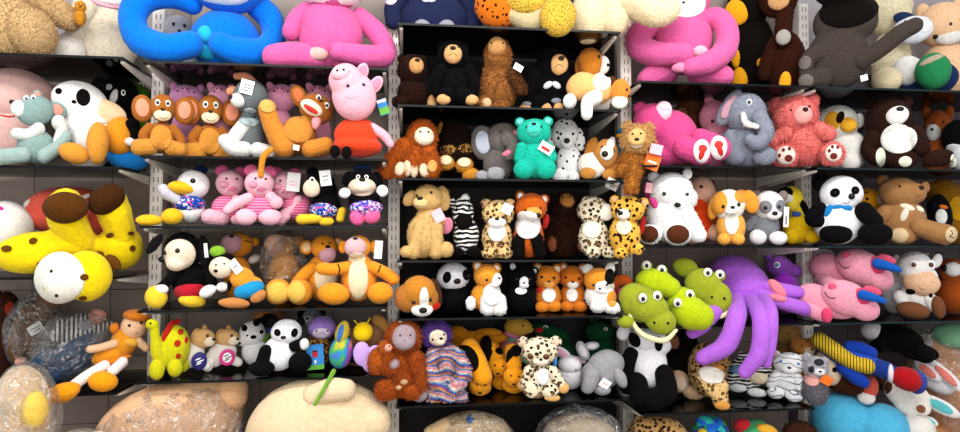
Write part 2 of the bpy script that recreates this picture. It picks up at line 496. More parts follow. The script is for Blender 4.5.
def _finish():
    """melt each compound part into one soft surface, then grow short pile on the shaggy ones"""
    for (o, vox, fz, s) in REMESH:
        if vox:
            m = o.modifiers.new('r', 'REMESH'); m.mode = 'VOXEL'; m.voxel_size = vox; m.use_smooth_shade = True
            q = o.modifiers.new('s', 'SMOOTH'); q.factor = .5; q.iterations = 5
    dg = bpy.context.evaluated_depsgraph_get(); dg.update()
    for (o, vox, fz, s) in REMESH:
        if vox:
            me = bpy.data.meshes.new_from_object(o.evaluated_get(dg), depsgraph=dg)
            me.polygons.foreach_set('use_smooth', [True]*len(me.polygons))
            me.name = o.name
        else: me = o.data
        if fz:
            nv = len(me.vertices); co = np.empty(nv*3); me.vertices.foreach_get('co', co); co = co.reshape(-1, 3)
            no = np.empty(nv*3); me.vertices.foreach_get('normal', no); no = no.reshape(-1, 3)
            polys = [tuple(p.vertices) for p in me.polygons]
            ctr = np.array([co[list(p)].mean(0) for p in polys]); pn = np.array([no[list(p)].mean(0) for p in polys])
            ar = np.array([p.area for p in me.polygons])
            L0 = {1: 1.3, 2: 2.6, 3: 4.2}[fz]*s; dens = {1: .7, 2: .9, 3: .9}[fz]/(s*s)
            n = min(int(ar.sum()*dens), 9000)
            idx = rng.choice(len(polys), n, p=ar/ar.sum())
            b = ctr[idx]+rng.normal(0, .35*s, (n, 3)); d = pn[idx]*.8+rng.normal(0, .38, (n, 3))+np.array([0, 0, -.35])
            d /= np.linalg.norm(d, axis=1)[:, None]
            side = np.cross(d, rng.normal(0, 1, (n, 3))); side /= np.linalg.norm(side, axis=1)[:, None]
            w = (.34 if fz == 1 else .45)*s
            L = L0*rng.uniform(.6, 1.15, n)[:, None]
            b -= pn[idx]*.3*s
            mid = b+d*L*.5; tip = b+d*L+np.array([0, 0, -.25])*L
            sv = np.stack([b-side*w, b+side*w, mid+side*w*.7, mid-side*w*.7, tip], 1).reshape(-1, 3)
            sv[:, 2] = np.maximum(sv[:, 2], co[:, 2].min())
            V = np.concatenate([co, sv]); k = nv+np.arange(n)*5
            fs = polys+[(a, a+1, a+2, a+3) for a in k]+[(a+3, a+2, a+4) for a in k]
            m2 = bpy.data.meshes.new(o.name); m2.from_pydata(V.tolist(), [], [tuple(int(i) for i in f) for f in fs])
            m2.polygons.foreach_set('use_smooth', [True]*len(m2.polygons))
            for mt in o.data.materials: m2.materials.append(mt)
            me = m2
        elif vox:
            if not len(me.materials):
                for mt in o.data.materials: me.materials.append(mt)
        o.modifiers.clear(); o.data = me
# depth on the shelf (m) and front-to-back fullness of each toy, so that neighbours do not run into each other
FIT = {
 'huge shaggy tan bear slumped at the left end of the top shelf': (0.088, 0.80),
 'big fluffy cream bear with a bare white foot, beside the shaggy tan bear': (0.292, 0.80),
 'small golden bear peeping out above the fluffy cream bear': (0.106, 0.93),
 'white oval cushion toy with a pink rim lying over the fluffy cream bear': (0.120, 1.00),
 'pale grey seal lying behind the curled arm of the blue monkey': (0.340, 1.00),
 'giant blue long-armed monkey hugging itself on the top shelf': (0.170, 1.00),
 'giant pink long-armed monkey to the right of the blue monkey': (0.170, 1.00),
 'navy suited bear with a green collar on the top shelf of the middle bay': (0.272, 0.80),
 'orange black-speckled toy with two gold speckled feet on the middle top shelf': (0.098, 0.80),
 'big cream bear sprawled across the right end of the middle top shelf': (0.160, 1.00),
 'giant pink white-faced monkey looping its arms, right of the big cream bear': (0.180, 1.00),
 'black toucan with a fat yellow beak and feet beside the looping pink monkey': (0.364, 0.62),
 'dark brown monkey with grey soled legs and a yellow foot, left of the big gorilla': (0.228, 0.62),
 'big charcoal gorilla sitting with one arm stretched out at the top right': (0.044, 0.62),
 'cream fluffy bear squeezed behind the charcoal gorilla': (0.348, 0.82),
 'white duck in a navy cap and navy suit at the top right corner': (0.192, 0.72),
 'green soft ball with a pale stripe resting on the navy suited duck': (0.062, 0.86),
 'peach round-headed bear behind the white duck at the top right corner': (0.330, 1.00),
 'cream bolster foot on the glass in front of the charcoal gorilla': (0.100, 1.00),
 'big pale pink sleeping pig pillow at the far left of the second shelf': (0.260, 1.00),
 'grey-green cat with pink ears sitting at the far left of the second shelf': (0.072, 0.84),
 'white cow with black patches and a peach muzzle lying behind the grey-green cat': (0.188, 0.62),
 'black toy with a white crest hidden behind the white cow': (0.324, 0.62),
 'olive green frog at the back of the second shelf by the white post': (0.404, 0.62),
 'black dog in an orange shirt and blue shorts stretching out big tan feet': (0.150, 1.00),
 'mauve pig head behind the leftmost brown mouse': (0.250, 1.00),
 'pink pig behind the gap between the second brown mouse and the grey cat': (0.250, 1.00),
 'rosy pig looking up behind the raised foot of the lying mouse': (0.250, 1.00),
 'pink pig hidden between the lying mouse and the pig in the red dress': (0.250, 1.00),
 'leftmost brown mouse with round pink ears sitting by the white post': (0.082, 0.86),
 'brown mouse with round pink ears, second from the white post': (0.176, 0.68),
 'grey cat with pale paws and a white price tag, sitting right of the second mouse': (0.120, 1.00),
 'laughing brown mouse lying back with one foot raised, tail hanging down': (0.100, 1.00),
 'big pink pig in a red dress with its snout tilted up': (0.040, 1.00),
 'dark brown bear at the left end of the black-bear shelf': (0.140, 1.00),
 'black bear with a tan muzzle sitting left of the brown beaver': (0.130, 1.00),
 'black bear with a white chest mark sitting right of the brown beaver': (0.212, 0.80),
 'shaggy brown beaver looking up between the two black bears': (0.130, 1.00),
 'orange and white puppy sitting up behind the lying orange dog': (0.220, 1.00),
 'orange and white dog lying with one white leg hanging over the shelf edge': (0.070, 1.00),
 'hot pink bear lying on its side with red hearts on white soles': (0.124, 0.95),
 'brown bear-faced monkey behind the hot pink bear': (0.372, 0.80),
 'dusty pink pig with a brown hoof behind the big grey elephant': (0.246, 0.68),
 'large grey elephant with white tusks sitting on the second shelf': (0.082, 0.86),
 'coral pink fluffy bear with paw-print soles sitting beside the grey elephant': (0.120, 1.00),
 'white dog with a yellow eye patch sitting between coral and brown bears': (0.260, 0.88),
 'dark brown bear with white muzzle, belly and paws on the second shelf': (0.100, 0.88),
 'rusty fox with white cheeks behind the dark brown bear': (0.308, 0.97),
 'black and white penguin cropped at the right end of the second shelf': (0.172, 0.97),
 'salmon red lying rabbit with a white head at the far left': (0.260, 1.00),
 'big yellow giraffe with brown hooves lying with its head over the shelf edge': (0.085, 1.00),
 'white duck with a yellow bill and blue floral shirt beside the pink pigs': (0.120, 1.00),
 'pink pig with a striped shirt right beside the floral shirted duck': (0.170, 1.00),
 'middle pink pig sprawled forward with its limbs toward the front': (0.094, 0.95),
 'pink pig wearing a white hang tag on its face, left of the black puppies': (0.186, 0.95),
 'black puppy lying in blue floral shorts with yellow feet and a hang tag': (0.130, 1.00),
 'black puppy in a blue floral dress with pink feet by the upright': (0.062, 0.86),
 'rusty orange orangutan with a pale face at the left end of the middle third shelf': (0.136, 0.77),
 'dark brown bear lying with gold-tan soles forward, right of the orangutan': (0.222, 0.80),
 'dark grey baby elephant with a big pale ear beside the teal bear': (0.138, 0.62),
 'bright teal bear sitting between the grey elephant and the dalmatian': (0.040, 0.78),
 'white black-spotted dalmatian puppy sitting right of the teal bear': (0.224, 0.68),
 'tan and white beagle puppy resting with a hang tag over the shelf edge': (0.148, 0.62),
 'shaggy tan lion cub with an orange tag, right of the beagle puppy': (0.060, 1.00),
 'teal and coral bird toy peeping above the lion cub': (0.266, 0.95),
 'tall white bear in a pink ribbon, seated left of the toy in orange trousers': (0.110, 1.00),
 'bald pink toy in orange trousers with a red nose behind the puppy': (0.264, 0.93),
 'yellow-orange and white puppy with big bead eyes, right of the tall white bear': (0.096, 0.93),
 'white and grey raccoon-eyed puppy sitting right of the yellow-orange puppy': (0.128, 0.97),
 'yellow and black parrot at the right end of the puppy shelf': (0.254, 0.82),
 'large black and white panda with a blue ribbon bow at the right': (0.076, 0.82),
 'small orange striped tiger peeping between the large panda and the ribbon bear': (0.288, 0.97),
 'tan velvet bear with a cream ribbon scarf at the right end of the third shelf': (0.112, 0.97),
 'golden brown fluffy bear behind the tan velvet bear at the right edge': (0.310, 1.00),
 'small black penguin with an orange beak in front of the golden brown bear': (0.200, 1.00),
 'large floppy-eared black dog with a cream face, red shorts and yellow feet': (0.110, 1.00),
 'small black-eared dog in an orange shirt, blue shorts and green cap': (0.048, 0.90),
 'orange bear with a pink-lilac muzzle behind the small dog in blue shorts': (0.280, 1.00),
 'orange bear wrapped in a clear plastic bag at the back of the fourth shelf': (0.270, 1.00),
 'orange bear showing round yellow soles, left of the largest orange bear': (0.192, 0.90),
 'largest orange bear spreading its arms, with a long cream belly, by the white upright': (0.090, 1.00),
 'tall cream-tan labrador sitting at the left end of the middle fourth shelf': (0.120, 1.00),
 'small zebra with a black muzzle beside the labrador': (0.158, 0.97),
 'leopard cub with a white tag on its ear, between the zebra and the fox': (0.122, 0.97),
 'orange fox with a broad white bib and black legs beside the leopard cub': (0.114, 0.95),
 'shaggy dark brown ape with a tan muzzle beside the orange fox': (0.260, 0.72),
 'pale leopard cub with a big peach muzzle turned to the right': (0.142, 0.62),
 'yellow leopard cub with a red ribbon and paws hanging over the shelf edge': (0.050, 1.00),
 'lime crocodile head on top of the pile, beside the spotted calico cat': (0.110, 1.00),
 'olive crocodile with an open white-lined jaw at the lower left of the pile': (0.030, 1.00),
 'olive crocodile resting its long snout on the pile, left of the octopus': (0.090, 0.62),
 'lime crocodile with a smooth snout at the bottom of the pile, left of the octopus': (0.040, 1.00),
 'big purple octopus with tentacles hanging over the shelf edge': (0.225, 1.00),
 'purple seahorse-like pony standing behind the octopus': (0.300, 1.00),
 'pink sleeping unicorn with a blue horn lying on top of the other unicorn': (0.170, 1.00),
 'pink sleeping unicorn with a blue horn underneath the other unicorn': (0.034, 0.62),
 'white long-faced cow with big brown hooves at the right end of the fourth shelf': (0.114, 0.95),
 'small white sleeping lamb between the unicorns and the long-faced cow': (0.256, 0.95),
 'rolled white cushion behind the unicorns by the post': (0.310, 1.00),
 'brown dog with a white snout cropped at the right edge of the fourth shelf': (0.200, 1.00),
 'orange-haired rag doll in an orange dress and big orange shoes': (0.100, 1.00),
 'doll in a striped shirt and blue jeans lying in clear plastic behind the rag doll': (0.220, 1.00),
 'brown coated bear in clear plastic with a white tag, left of the striped doll': (0.262, 0.97),
 'dark rust dog toy at the far left edge of the lowest shelf': (0.308, 0.97),
 'yellow-green long-necked dinosaur with red spots at the left of the fifth shelf': (0.070, 1.00),
 'small pale puppy with a round purple badge': (0.134, 0.62),
 'small pale puppy with a round pink-rimmed badge': (0.186, 0.62),
 'white dog with big black spots leaning behind the panda on the fifth shelf': (0.244, 0.76),
 'small black and white panda sitting right of the black-spotted dog': (0.094, 0.95),
 'tan bear with a dark hat lying at the back behind the spotted dog': (0.342, 0.95),
 'pale grey dog with black ears at the back, right of the small panda': (0.300, 1.00),
 'purple hooded toy in a brown sequin jacket holding a blue card': (0.166, 0.95),
 'rainbow bird on a green stick drooping over the shelf edge': (0.100, 1.00),
 'floppy-eared tan dog behind the yellow bee ball at the right of the fifth shelf': (0.200, 1.00),
 'round yellow bee ball with antennae sitting on a lilac heart': (0.090, 1.00),
 'lilac heart-shaped soft toy under the yellow bee ball': (0.060, 0.62),
 'brown-eared beagle puppy lying with its chin over the edge, left of the standing panda': (0.070, 1.00),
 'black panda with a white head on the dark fifth shelf, right of the beagle puppy': (0.150, 1.00),
 'orange and white cat sitting with its paws on the edge, right of the standing panda': (0.080, 1.00),
 'black cat with a white face blaze and bib on the dark shelf': (0.124, 0.95),
 'plain orange kitten with a white chest, left of the calico kittens': (0.148, 0.93),
 'orange fox kitten with a white chest, second from the right on the dark fifth shelf': (0.166, 0.95),
 'calico kitten with white, orange and black patches at the right end of the dark shelf': (0.082, 0.97),
 'orange ring toy with a pink ball beside the calico kitten': (0.160, 1.00),
 'large shaggy orange orangutan with a grey face sitting at the left of the lowest shelf': (0.070, 1.00),
 'baby orangutan with a pale face clinging to the big orangutan': (0.030, 1.00),
 'rainbow shaggy sloth with a cream face and purple hair hanging beside the orangutan': (0.090, 1.00),
 'golden floppy dog draped along the back above the black and orange dogs': (0.312, 0.72),
 'largest orange dog with a black saddle hanging its head down beside the rainbow sloth': (0.104, 0.86),
 'orange dog with black ears, left of the two beside the leopard cub': (0.176, 0.62),
 'orange dog with black ears, tucked right against the leopard cub': (0.118, 0.67),
 'pastel tie-dye bear sitting at the back between the golden dog and the green dragons': (0.332, 0.90),
 'leopard cub with big dark eyes and pale chest sitting on the lowest shelf': (0.042, 0.86),
 'white rabbit with pink-lined ears lying between the leopard cub and the grey elephant': (0.180, 1.00),
 'pale grey floppy elephant lying face down with a white tag at the right end': (0.112, 0.97),
 'dark green dragon with a red tongue at the back behind the leopard cub': (0.360, 1.00),
 'dark green dragon with a red spot at the back above the grey elephant': (0.360, 1.00),
 'panda lying on its back with white belly under the crocodile pile': (0.128, 0.97),
 'black bear with round peach soles beside the panda lying on its back': (0.248, 0.86),
 'leopard lying under the octopus tentacles with a white chin': (0.092, 0.86),
 'zebra lying with a cream muzzle left of the white tiger cub': (0.248, 0.67),
 'white tiger cub with blue eyes sitting at the right of the lowest shelf': (0.128, 0.62),
 'tan lion cub with a pale mane behind the white tiger cub': (0.362, 0.67),
 'ginger lion cub leaning right of the pale-maned lion cub': (0.244, 0.62),
 'small grey and white speckled husky with an orange tag right of the white tiger cub': (0.030, 0.62),
 'big bright blue toy lying along the bottom right below the long doll': (0.100, 1.00),
 'long doll in a yellow striped top, blue sleeves and a red shoe': (0.100, 1.00),
 'brown furry bear tucked below the head of the long doll': (0.130, 1.00),
 'white rabbit with cyan-lined ears and a brown patch lying at the bottom right': (0.032, 0.62),
 'white rabbit ear toy with coral lining lying behind the red shoe': (0.152, 0.86),
 'black and white panda lying on its front just below the fourth shelf at the right': (0.160, 1.00),
 'large peach and green bagged toy filling the right edge at the bottom': (0.270, 1.00),
 'cream bagged bear with a yellow foot at the bottom left corner': (-0.150, 1.00),
 'large peach bear in clear plastic at the bottom, left of the other peach bear': (0.120, 1.00),
 'large cream-peach bear lying at the bottom under the rainbow bird': (0.080, 1.00),
 'tan bear in clear plastic with a blue mark at the bottom of the middle bay': (0.100, 1.00),
 'bagged cream toy in crumpled clear plastic at the bottom right of the middle bay': (0.100, 1.00),
 'dark spotted leopard lying at the very bottom below the panda on its back': (0.100, 1.00),
 'bright blue and green toy at the very bottom beside the dark spotted leopard': (0.100, 1.00),
 'red, green and yellow toy at the very bottom, right of the blue one': (0.100, 1.00),
 'dark brown fluffy bear at the very bottom under the white tiger cub': (0.060, 1.00),
}

# ------------------------------------------------------------------ the setting
def zs(px, py): return at(px, py, 0).z
SHELF = {
 '1a': zs(70, 55), '1b': zs(70, 166), '1c': zs(70, 277), '1d': zs(70, 394),
 '2a': zs(262, 64), '2b': zs(262, 157), '2c': zs(262, 226), '2d': zs(262, 309), '2e': zs(262, 379),
 '3a': zs(508, 27), '3b': zs(508, 107), '3c': zs(508, 179), '3d': zs(508, 260), '3e': zs(508, 317), '3f': zs(508, 403),
 '4a': zs(720, 83), '4b': zs(720, 166), '4c': zs(720, 246), '4d': zs(720, 325), '4e': zs(720, 411),
}
for k in 'abcd': SHELF['5'+k] = SHELF['4'+k]
DECK = .235
for k in '12345': SHELF[k+'x'] = DECK
BAYX = {'1': (-150, 120), '2': (139, 387), '3': (397, 622), '4': (640, 812), '5': (818, 1075)}
WALLY = .46; SD = .43

def boxm(name, x0, x1, y0, y1, z0, z1, mat, parent=None, bev=0, kind=None):
    bm = bmesh.new(); bmesh.ops.create_cube(bm, size=1)
    for v in bm.verts: v.co = Vector(((x0+x1)/2+v.co.x*(x1-x0), (y0+y1)/2+v.co.y*(y1-y0), (z0+z1)/2+v.co.z*(z1-z0)))
    if bev: bmesh.ops.bevel(bm, geom=bm.edges[:], offset=bev, segments=2, affect='EDGES')
    me = bpy.data.meshes.new(name); bm.to_mesh(me); bm.free(); me.materials.append(mat)
    o = link(bpy.data.objects.new(name, me), parent)
    if kind: o['kind'] = kind
    return o

def panel_mat(name, h, sx, sz, seam=.45):
    s = NT(name); b = s.n('ShaderNodeBsdfPrincipled')
    br = s.n('ShaderNodeTexBrick'); br.offset = 0; br.squash = 1
    mp = s.n('ShaderNodeMapping'); mp.inputs['Rotation'].default_value = (math.pi/2, 0, 0)
    s.l(s.tc.outputs['Object'], mp.inputs[0]); s.l(mp.outputs[0], br.inputs['Vector'])
    c = lin(h)
    br.inputs['Color1'].default_value = (*c, 1); br.inputs['Color2'].default_value = (*mul(c, .93), 1); br.inputs['Mortar'].default_value = (*mul(c, seam), 1)
    br.inputs['Scale'].default_value = 1; br.inputs['Brick Width'].default_value = sx; br.inputs['Row Height'].default_value = sz; br.inputs['Mortar Size'].default_value = .003
    nz = s.noise(6, 4); r = s.ramp(nz.outputs['Fac'], [(.3, (.85,)*3), (.7, (1.05,)*3)])
    s.l(s.mix(1, br.outputs[0], r.outputs[0], 'MULTIPLY'), b.inputs['Base Color'])
    b.inputs['Roughness'].default_value = .6
    s.l(b.outputs[0], s.out.inputs[0]); return s.m

wallm = panel_mat('wall_paint', '#aaa3a6', 1.2, 1.2, .8)
boxm('wall_back', -2.6, 3.4, WALLY+.012, WALLY+.1, 0, 3.3, wallm, None, 0, 'structure')
boxm('floor', -2.6, 3.4, -3.2, WALLY+.1, -.06, 0, panel_mat('floor_tile', '#b8b0a4', .6, .6, .7), None, 0, 'structure')
pc = {'1': '#a99b90', '2': '#a89c92', '3': '#1e1513', '4': '#978880', '5': '#64575a'}
ptop = {'1': 60, '2': -40, '3': -40, '4': -40, '5': 62}
order = ['1', '2', '3', '4', '5']
postpx = [157, 394, 626, 805]
postx = [at(p, 200, .30).x for p in postpx]
edges = [-2.58]+postx+[3.3]
for i, k in enumerate(order):
    boxm('trim_%d' % (i+1), edges[i]+.002, edges[i+1]-.002, WALLY-.004, WALLY+.011, .05, at(480, ptop[k], WALLY).z, panel_mat('back_panel_'+k, pc[k], .33, .30), None, 0, 'structure')
# painted slotted uprights
postm = plain_mat('upright_paint', '#efe8e0', .5, .3, 0, .08, 12)
slotm = plain_mat('slot_dark', '#8a8078', .7, .2)
for i, x in enumerate(postx):
    o = boxm('trim_%d' % (6+i), x-.026, x+.026, .285, .345, .02, 2.6, postm, None, .004, 'structure')
    V, Fs = [], []
    for j in range(50):
        z = .5+j*.042
        for sx in (-.011, .007):
            b = len(V); V += [(x+sx, .2835, z), (x+sx+.004, .2835, z), (x+sx+.004, .2835, z+.022), (x+sx, .2835, z+.022)]; Fs.append((b, b+1, b+2, b+3))
    s_ = mesh_obj('slot_rows', V, Fs, slotm, o, False); 
paneG = glass_mat('shelf_glass', (.62, .64, .63), .55)
edgeD = plain_mat('shelf_edge_dark', '#0b0d0e', .35, .3)
edgeT = plain_mat('shelf_edge_teal', '#13292a', .3, .4)
brkm = plain_mat('bracket_paint', '#e4ded6', .45, .4, 0, .05, 30)
bayname = {'1': 'far left bay', '2': 'bay second from the left', '3': 'middle bay', '4': 'bay right of the middle', '5': 'far right bay'}
rows = {'a': 'top', 'b': 'second', 'c': 'third', 'd': 'fourth', 'e': 'fifth', 'f': 'lowest'}
for k in sorted(SHELF):
    if k[1] == 'x': continue
    b, r = k
    x0, x1 = at(BAYX[b][0], 216, 0).x, at(BAYX[b][1], 216, 0).x
    z = SHELF[k]; th = .008
    rowname = 'lowest' if k in ('1d', '2e', '3f', '4e', '5d') else rows[r]
    root = empty('glass_shelf', ((x0+x1)/2, 0, z-th), '%s dark-edged glass shelf in the %s' % (rowname, bayname[b]), 'shelf', 'glass display shelves')
    w = (x1-x0)/2
    boxm('glass_pane', -w, w, .004, SD, 0, th, paneG, root, .0012)
    boxm('front_edge', -w, w, 0, .0038, -.001, th, edgeT if b == '5' else edgeD, root)
    for sx in (-1, 1):
        bx = sx*(w-.014)
        bm = bmesh.new()
        prof = [(.03, -.002), (.40, -.002), (.40, -.050), (.34, -.046), (.05, -.014), (.03, -.010)]
        vs = [bm.verts.new((bx+dx, y, zz)) for dx in (-.007, .007) for (y, zz) in prof]
        n = len(prof); bm.faces.new(vs[:n]); bm.faces.new(vs[n:][::-1])
        for i in range(n): bm.faces.new((vs[i], vs[(i+1) % n], vs[n+(i+1) % n], vs[n+i]))
        bmesh.ops.recalc_face_normals(bm, faces=bm.faces)
        me = bpy.data.meshes.new('bracket'); bm.to_mesh(me); bm.free(); me.materials.append(brkm)
        link(bpy.data.objects.new('bracket', me), root)
# the low display deck that carries the bagged toys
boxm('trim_10', -2.5, 3.2, -.30, WALLY-.006, .02, DECK, plain_mat('deck_paint', '#8c8480', .6, .3), None, .006, 'structure')

# ------------------------------------------------------------------ camera and light
cam = bpy.data.cameras.new('camera'); co_ = link(bpy.data.objects.new('camera', cam))
cam.sensor_fit = 'HORIZONTAL'; cam.sensor_width = 36; cam.lens = 36*F/W
co_.location = CAMLOC; co_.rotation_euler = R3.to_euler(); SC.camera = co_
def area(x, y, z, sx, sy, e, rx=0, col=(1, .98, .95)):
    l = bpy.data.lights.new('ceiling_tube_or_fill', 'AREA'); l.shape = 'RECTANGLE'; l.size = sx; l.size_y = sy; l.energy = e; l.color = col
    o = link(bpy.data.objects.new('ceiling_tube_or_fill', l)); o.location = (x, y, z); o.rotation_euler = (math.radians(rx), 0, 0)
area(0, -1.3, 3.05, 4.4, .35, 50, 28)
area(0, -2.9, 2.9, 4.4, .5, 42, 50)
area(0, -3.1, 1.5, 3.5, 1.2, 26, 88)  # added fill lamp behind the camera, brightens the shelves from the front
wd = bpy.data.worlds.new('World'); SC.world = wd; wd.use_nodes = True
bg = wd.node_tree.nodes['Background']; bg.inputs[0].default_value = (.95, .97, 1, 1); bg.inputs[1].default_value = .66
SC.view_settings.view_transform = 'Standard'
SC.view_settings.look = 'Medium High Contrast'
SC.view_settings.exposure = -.06

# ================================================================== TOP SHELVES
TAN = '#c9a97c'
plush('plush_bear', 'huge shaggy tan bear slumped at the left end of the top shelf', 'bear', .16, '1a', TAN,
      [(8, 30, 40, 30, 0, 0, 24)], head=(), legs=[(30, 34, 28, 23, 20, -14)], arms=[[(38, -4, 14, -6), (58, 8, 14, -8), (70, 14, 12, -8)]], fuzz=2, cx=25)
plush('plush_bear', 'big fluffy cream bear with a bare white foot, beside the shaggy tan bear', 'bear', .22, '1a', '#efe3cc',
      [(106, 30, 34, 27, 0, 0, 24)], legs=[(70, 44, 17, 14, 0, -14)], lc='#e6dfd6', arms=[[(84, 8, 12), (76, 28, 11)]], fuzz=1)
plush('plush_bear', 'small golden bear peeping out above the fluffy cream bear', 'bear', .13, None, '#c8892c',
      [(80, 17, 6, 9)], head=[(80, 7, 6, 6)], fuzz=1, eyes=[(78, 6), (82, 6)], er=.7, nose=(80, 8, 1.2))
plush('plush_cushion', 'white oval cushion toy with a pink rim lying over the fluffy cream bear', 'cushion', .12, None, '#f3efea',
      [(112, 2, 20, 6, 0, 0, 10)], ex=[('rim', '#e8a8b4', 'e', [[(92, 4, 2, -4), (100, 8, 2, -7), (114, 9.5, 2, -8), (128, 7, 2, -5)]])])
plush('plush_seal', 'pale grey seal lying behind the curled arm of the blue monkey', 'seal', .34, '2a', '#c9c6cc',
      [(181, 40, 20, 22)], head=[(178, 22, 15, 12)], eyes=[(173, 20), (184, 20)], er=1.6, nose=(179, 25, 2), mouth=[(175, 28), (179, 29), (183, 28)])
BL = '#0a78d8'
plush('plush_monkey', 'giant blue long-armed monkey hugging itself on the top shelf', 'monkey', .17, '2a', BL,
      [(226, 34, 37, 29, 0, 0, 26)], head=[(226, -14, 40, 24, 0, -10, 26)],
      arms=[[(192, 2, 11, 0), (172, -2, 13, -4), (148, 4, 14, -6), (136, 22, 14, -8), (143, 42, 14, -12), (168, 50, 13, -22), (192, 46, 12, -28)],
            [(256, -4, 12, 0), (272, 8, 14, -4), (275, 28, 14, -10), (262, 44, 14, -20), (238, 48, 13, -29), (218, 44, 11, -31)]],
      hands=[(205, 34, 8, 8), (204, 47, 13, 7, 15)], hnc='#2fb4d8', ex=[('face', '#d8dde4', 'p', [(222, -4, 28, 11)])], mouth=[(214, 2), (220, 4), (228, 3)],
      eyes=[(212, -6), (234, -6)], er=2.2, base=60)
plush('plush_monkey', 'giant pink long-armed monkey to the right of the blue monkey', 'monkey', .17, '2a', '#d6669f',
      [(330, 34, 33, 34, 0, 0, 25)], head=[(332, -14, 34, 26, 0, -10, 24)],
      arms=[[(306, 12, 9, 0), (297, 22, 9, -6), (292, 34, 9, -8)], [(360, 14, 10, 0), (378, 30, 11, -4), (386, 50, 11, -12), (366, 56, 11, -22), (338, 55, 9, -28)]],
      legs=[[(318, 56, 13, -6), (294, 57, 13, -12), (276, 60, 11, -16)], [(345, 62, 12, -8), (370, 62, 11, -10)]], hands=[(319, 55, 11, 6.5, -5)], hnc='#e9b4ac',
      ex=[('face', '#f4ece8', 'p', [(332, -1, 28, 11)])], eyes=[(320, -6), (344, -6)], er=2, nose=(332, -1, 2), mouth=[(327, 3), (332, 5), (337, 3)], base=68)
# --- middle bay
plush('plush_bear', 'navy suited bear with a green collar on the top shelf of the middle bay', 'bear', .20, '3a', '#2a3050',
      [(434, 20, 40, 28, 0, 0, 24)], head=[(432, -22, 26, 20)], hc='#3a3c58', arms=[[(402, 2, 10), (394, 16, 9), (394, 30, 8)], [(466, 2, 10), (474, 16, 9), (474, 30, 8)]],
      legs=[(423, 36, 9, 9), (446, 36, 9, 9)], lc='#9a9aa4', ex=[('collar', '#2f6a4a', 's', [(430, 1, 13, 7)]), ('bow', '#d8d4dc', 's', [(426, 9, 4, 2.5, 20), (432, 9, 4, 2.5, -20)]), ('sleeve_patch', '#e6d8e0', 'p', [(392, 6, 7, 9)])])
plush('plush_giraffe', 'orange black-speckled toy with two gold speckled feet on the middle top shelf', 'giraffe', .17, '3a', 'specko',
      [(498, 6, 24, 20, 10, 0, 18)], legs=[(526, 3, 21, 14, 0, -12), (557, 20, 18, 18, 20, -16)], lc='speck', ex=[('shin', '#c8b890', 'e', [[(515, 12, 12, -4), (530, 18, 12, -4), (548, 12, 12, -6)]])], base=29)
plush('plush_bear', 'big cream bear sprawled across the right end of the middle top shelf', 'bear', .16, '3a', '#ead9b4',
      [(600, 0, 26, 26, 0, 0, 20)], arms=[[(615, -4, 18, -6), (634, 2, 17, -14), (654, 14, 14, -18), (668, 14, 9, -18)]], legs=[(590, 14, 19, 22, 15, -14), (614, 12, 16, 19, 0, -12)], fuzz=1, base=30, cx=605)
# --- right of the middle
PK = '#d8689f'
plush('plush_monkey', 'giant pink white-faced monkey looping its arms, right of the big cream bear', 'monkey', .18, '4a', PK,
      [(684, 44, 30, 34, 0, 0, 24), (690, 22, 22, 20, 0, -2, 18)], head=[(690, 4, 22, 23, 0, -8, 18)],
      arms=[[(654, 26, 12, -2), (640, 34, 14, -4), (640, 48, 14, -8), (658, 60, 13, -18), (684, 64, 11, -26)],
            [(706, 24, 10, -2), (718, 26, 11, -4), (726, 40, 12, -8), (724, 60, 12, -14), (708, 74, 11, -24), (690, 78, 9, -28)]],
      legs=[[(664, 74, 16, -4), (648, 82, 12, -8)], [(700, 78, 14, -4), (722, 84, 11, -8)]], hands=[(698, 60, 10, 6, 5)], hnc='#f0b8cc',
      ex=[('face', '#f7f3f4', 'p', [(689, 14, 17, 13)]), ('foot', '#e892b4', 'e', [(682, 78, 10, 5, 0, -30)])], eyes=[(679, 6), (696, 6)], er=2.2, nose=(685, 13, 2.2), mouth=[(680, 17), (685, 18), (691, 16)], base=92)
plush('plush_crow', 'black toucan with a fat yellow beak and feet beside the looping pink monkey', 'bird', .24, '4a', '#17120f',
      [(752, 50, 24, 42, 0, 0, 20)], head=[(750, 2, 22, 22)], muz=[(738, 10, 13, 13, 20)], mc='#f0aa24', legs=[(740, 72, 8, 12), (737, 52, 5, 9), (761, 58, 8, 6)], lc='#eaa922', footn='foot', eyes=[(752, -4)], er=2, ew=4, base=92, fuzz=1)
plush('plush_monkey', 'dark brown monkey with grey soled legs and a yellow foot, left of the big gorilla', 'monkey', .22, '4a', '#3a1c12',
      [(786, 58, 20, 30, 0, 0, 16)], head=[(780, -2, 20, 18)], muz=(780, 2, 11, 9), mc='#c89a6a', legs=[[(786, 14, 9, -12), (784, 30, 9, -16), (784, 38, 9, -18)], (785, 79, 7, 11, 8, -16)], pads=[(784, 38, 7.5, 7)], pc='#a7a29c',
      arms=[[(775, 40, 7), (768, 54, 7), (764, 68, 7)]], ex=[('toe_patch', '#eea92a', 'p', [(785, 79, 6, 10, 8)])], eyes=[(775, -5), (786, -5)], er=1.3, base=90, fuzz=1)
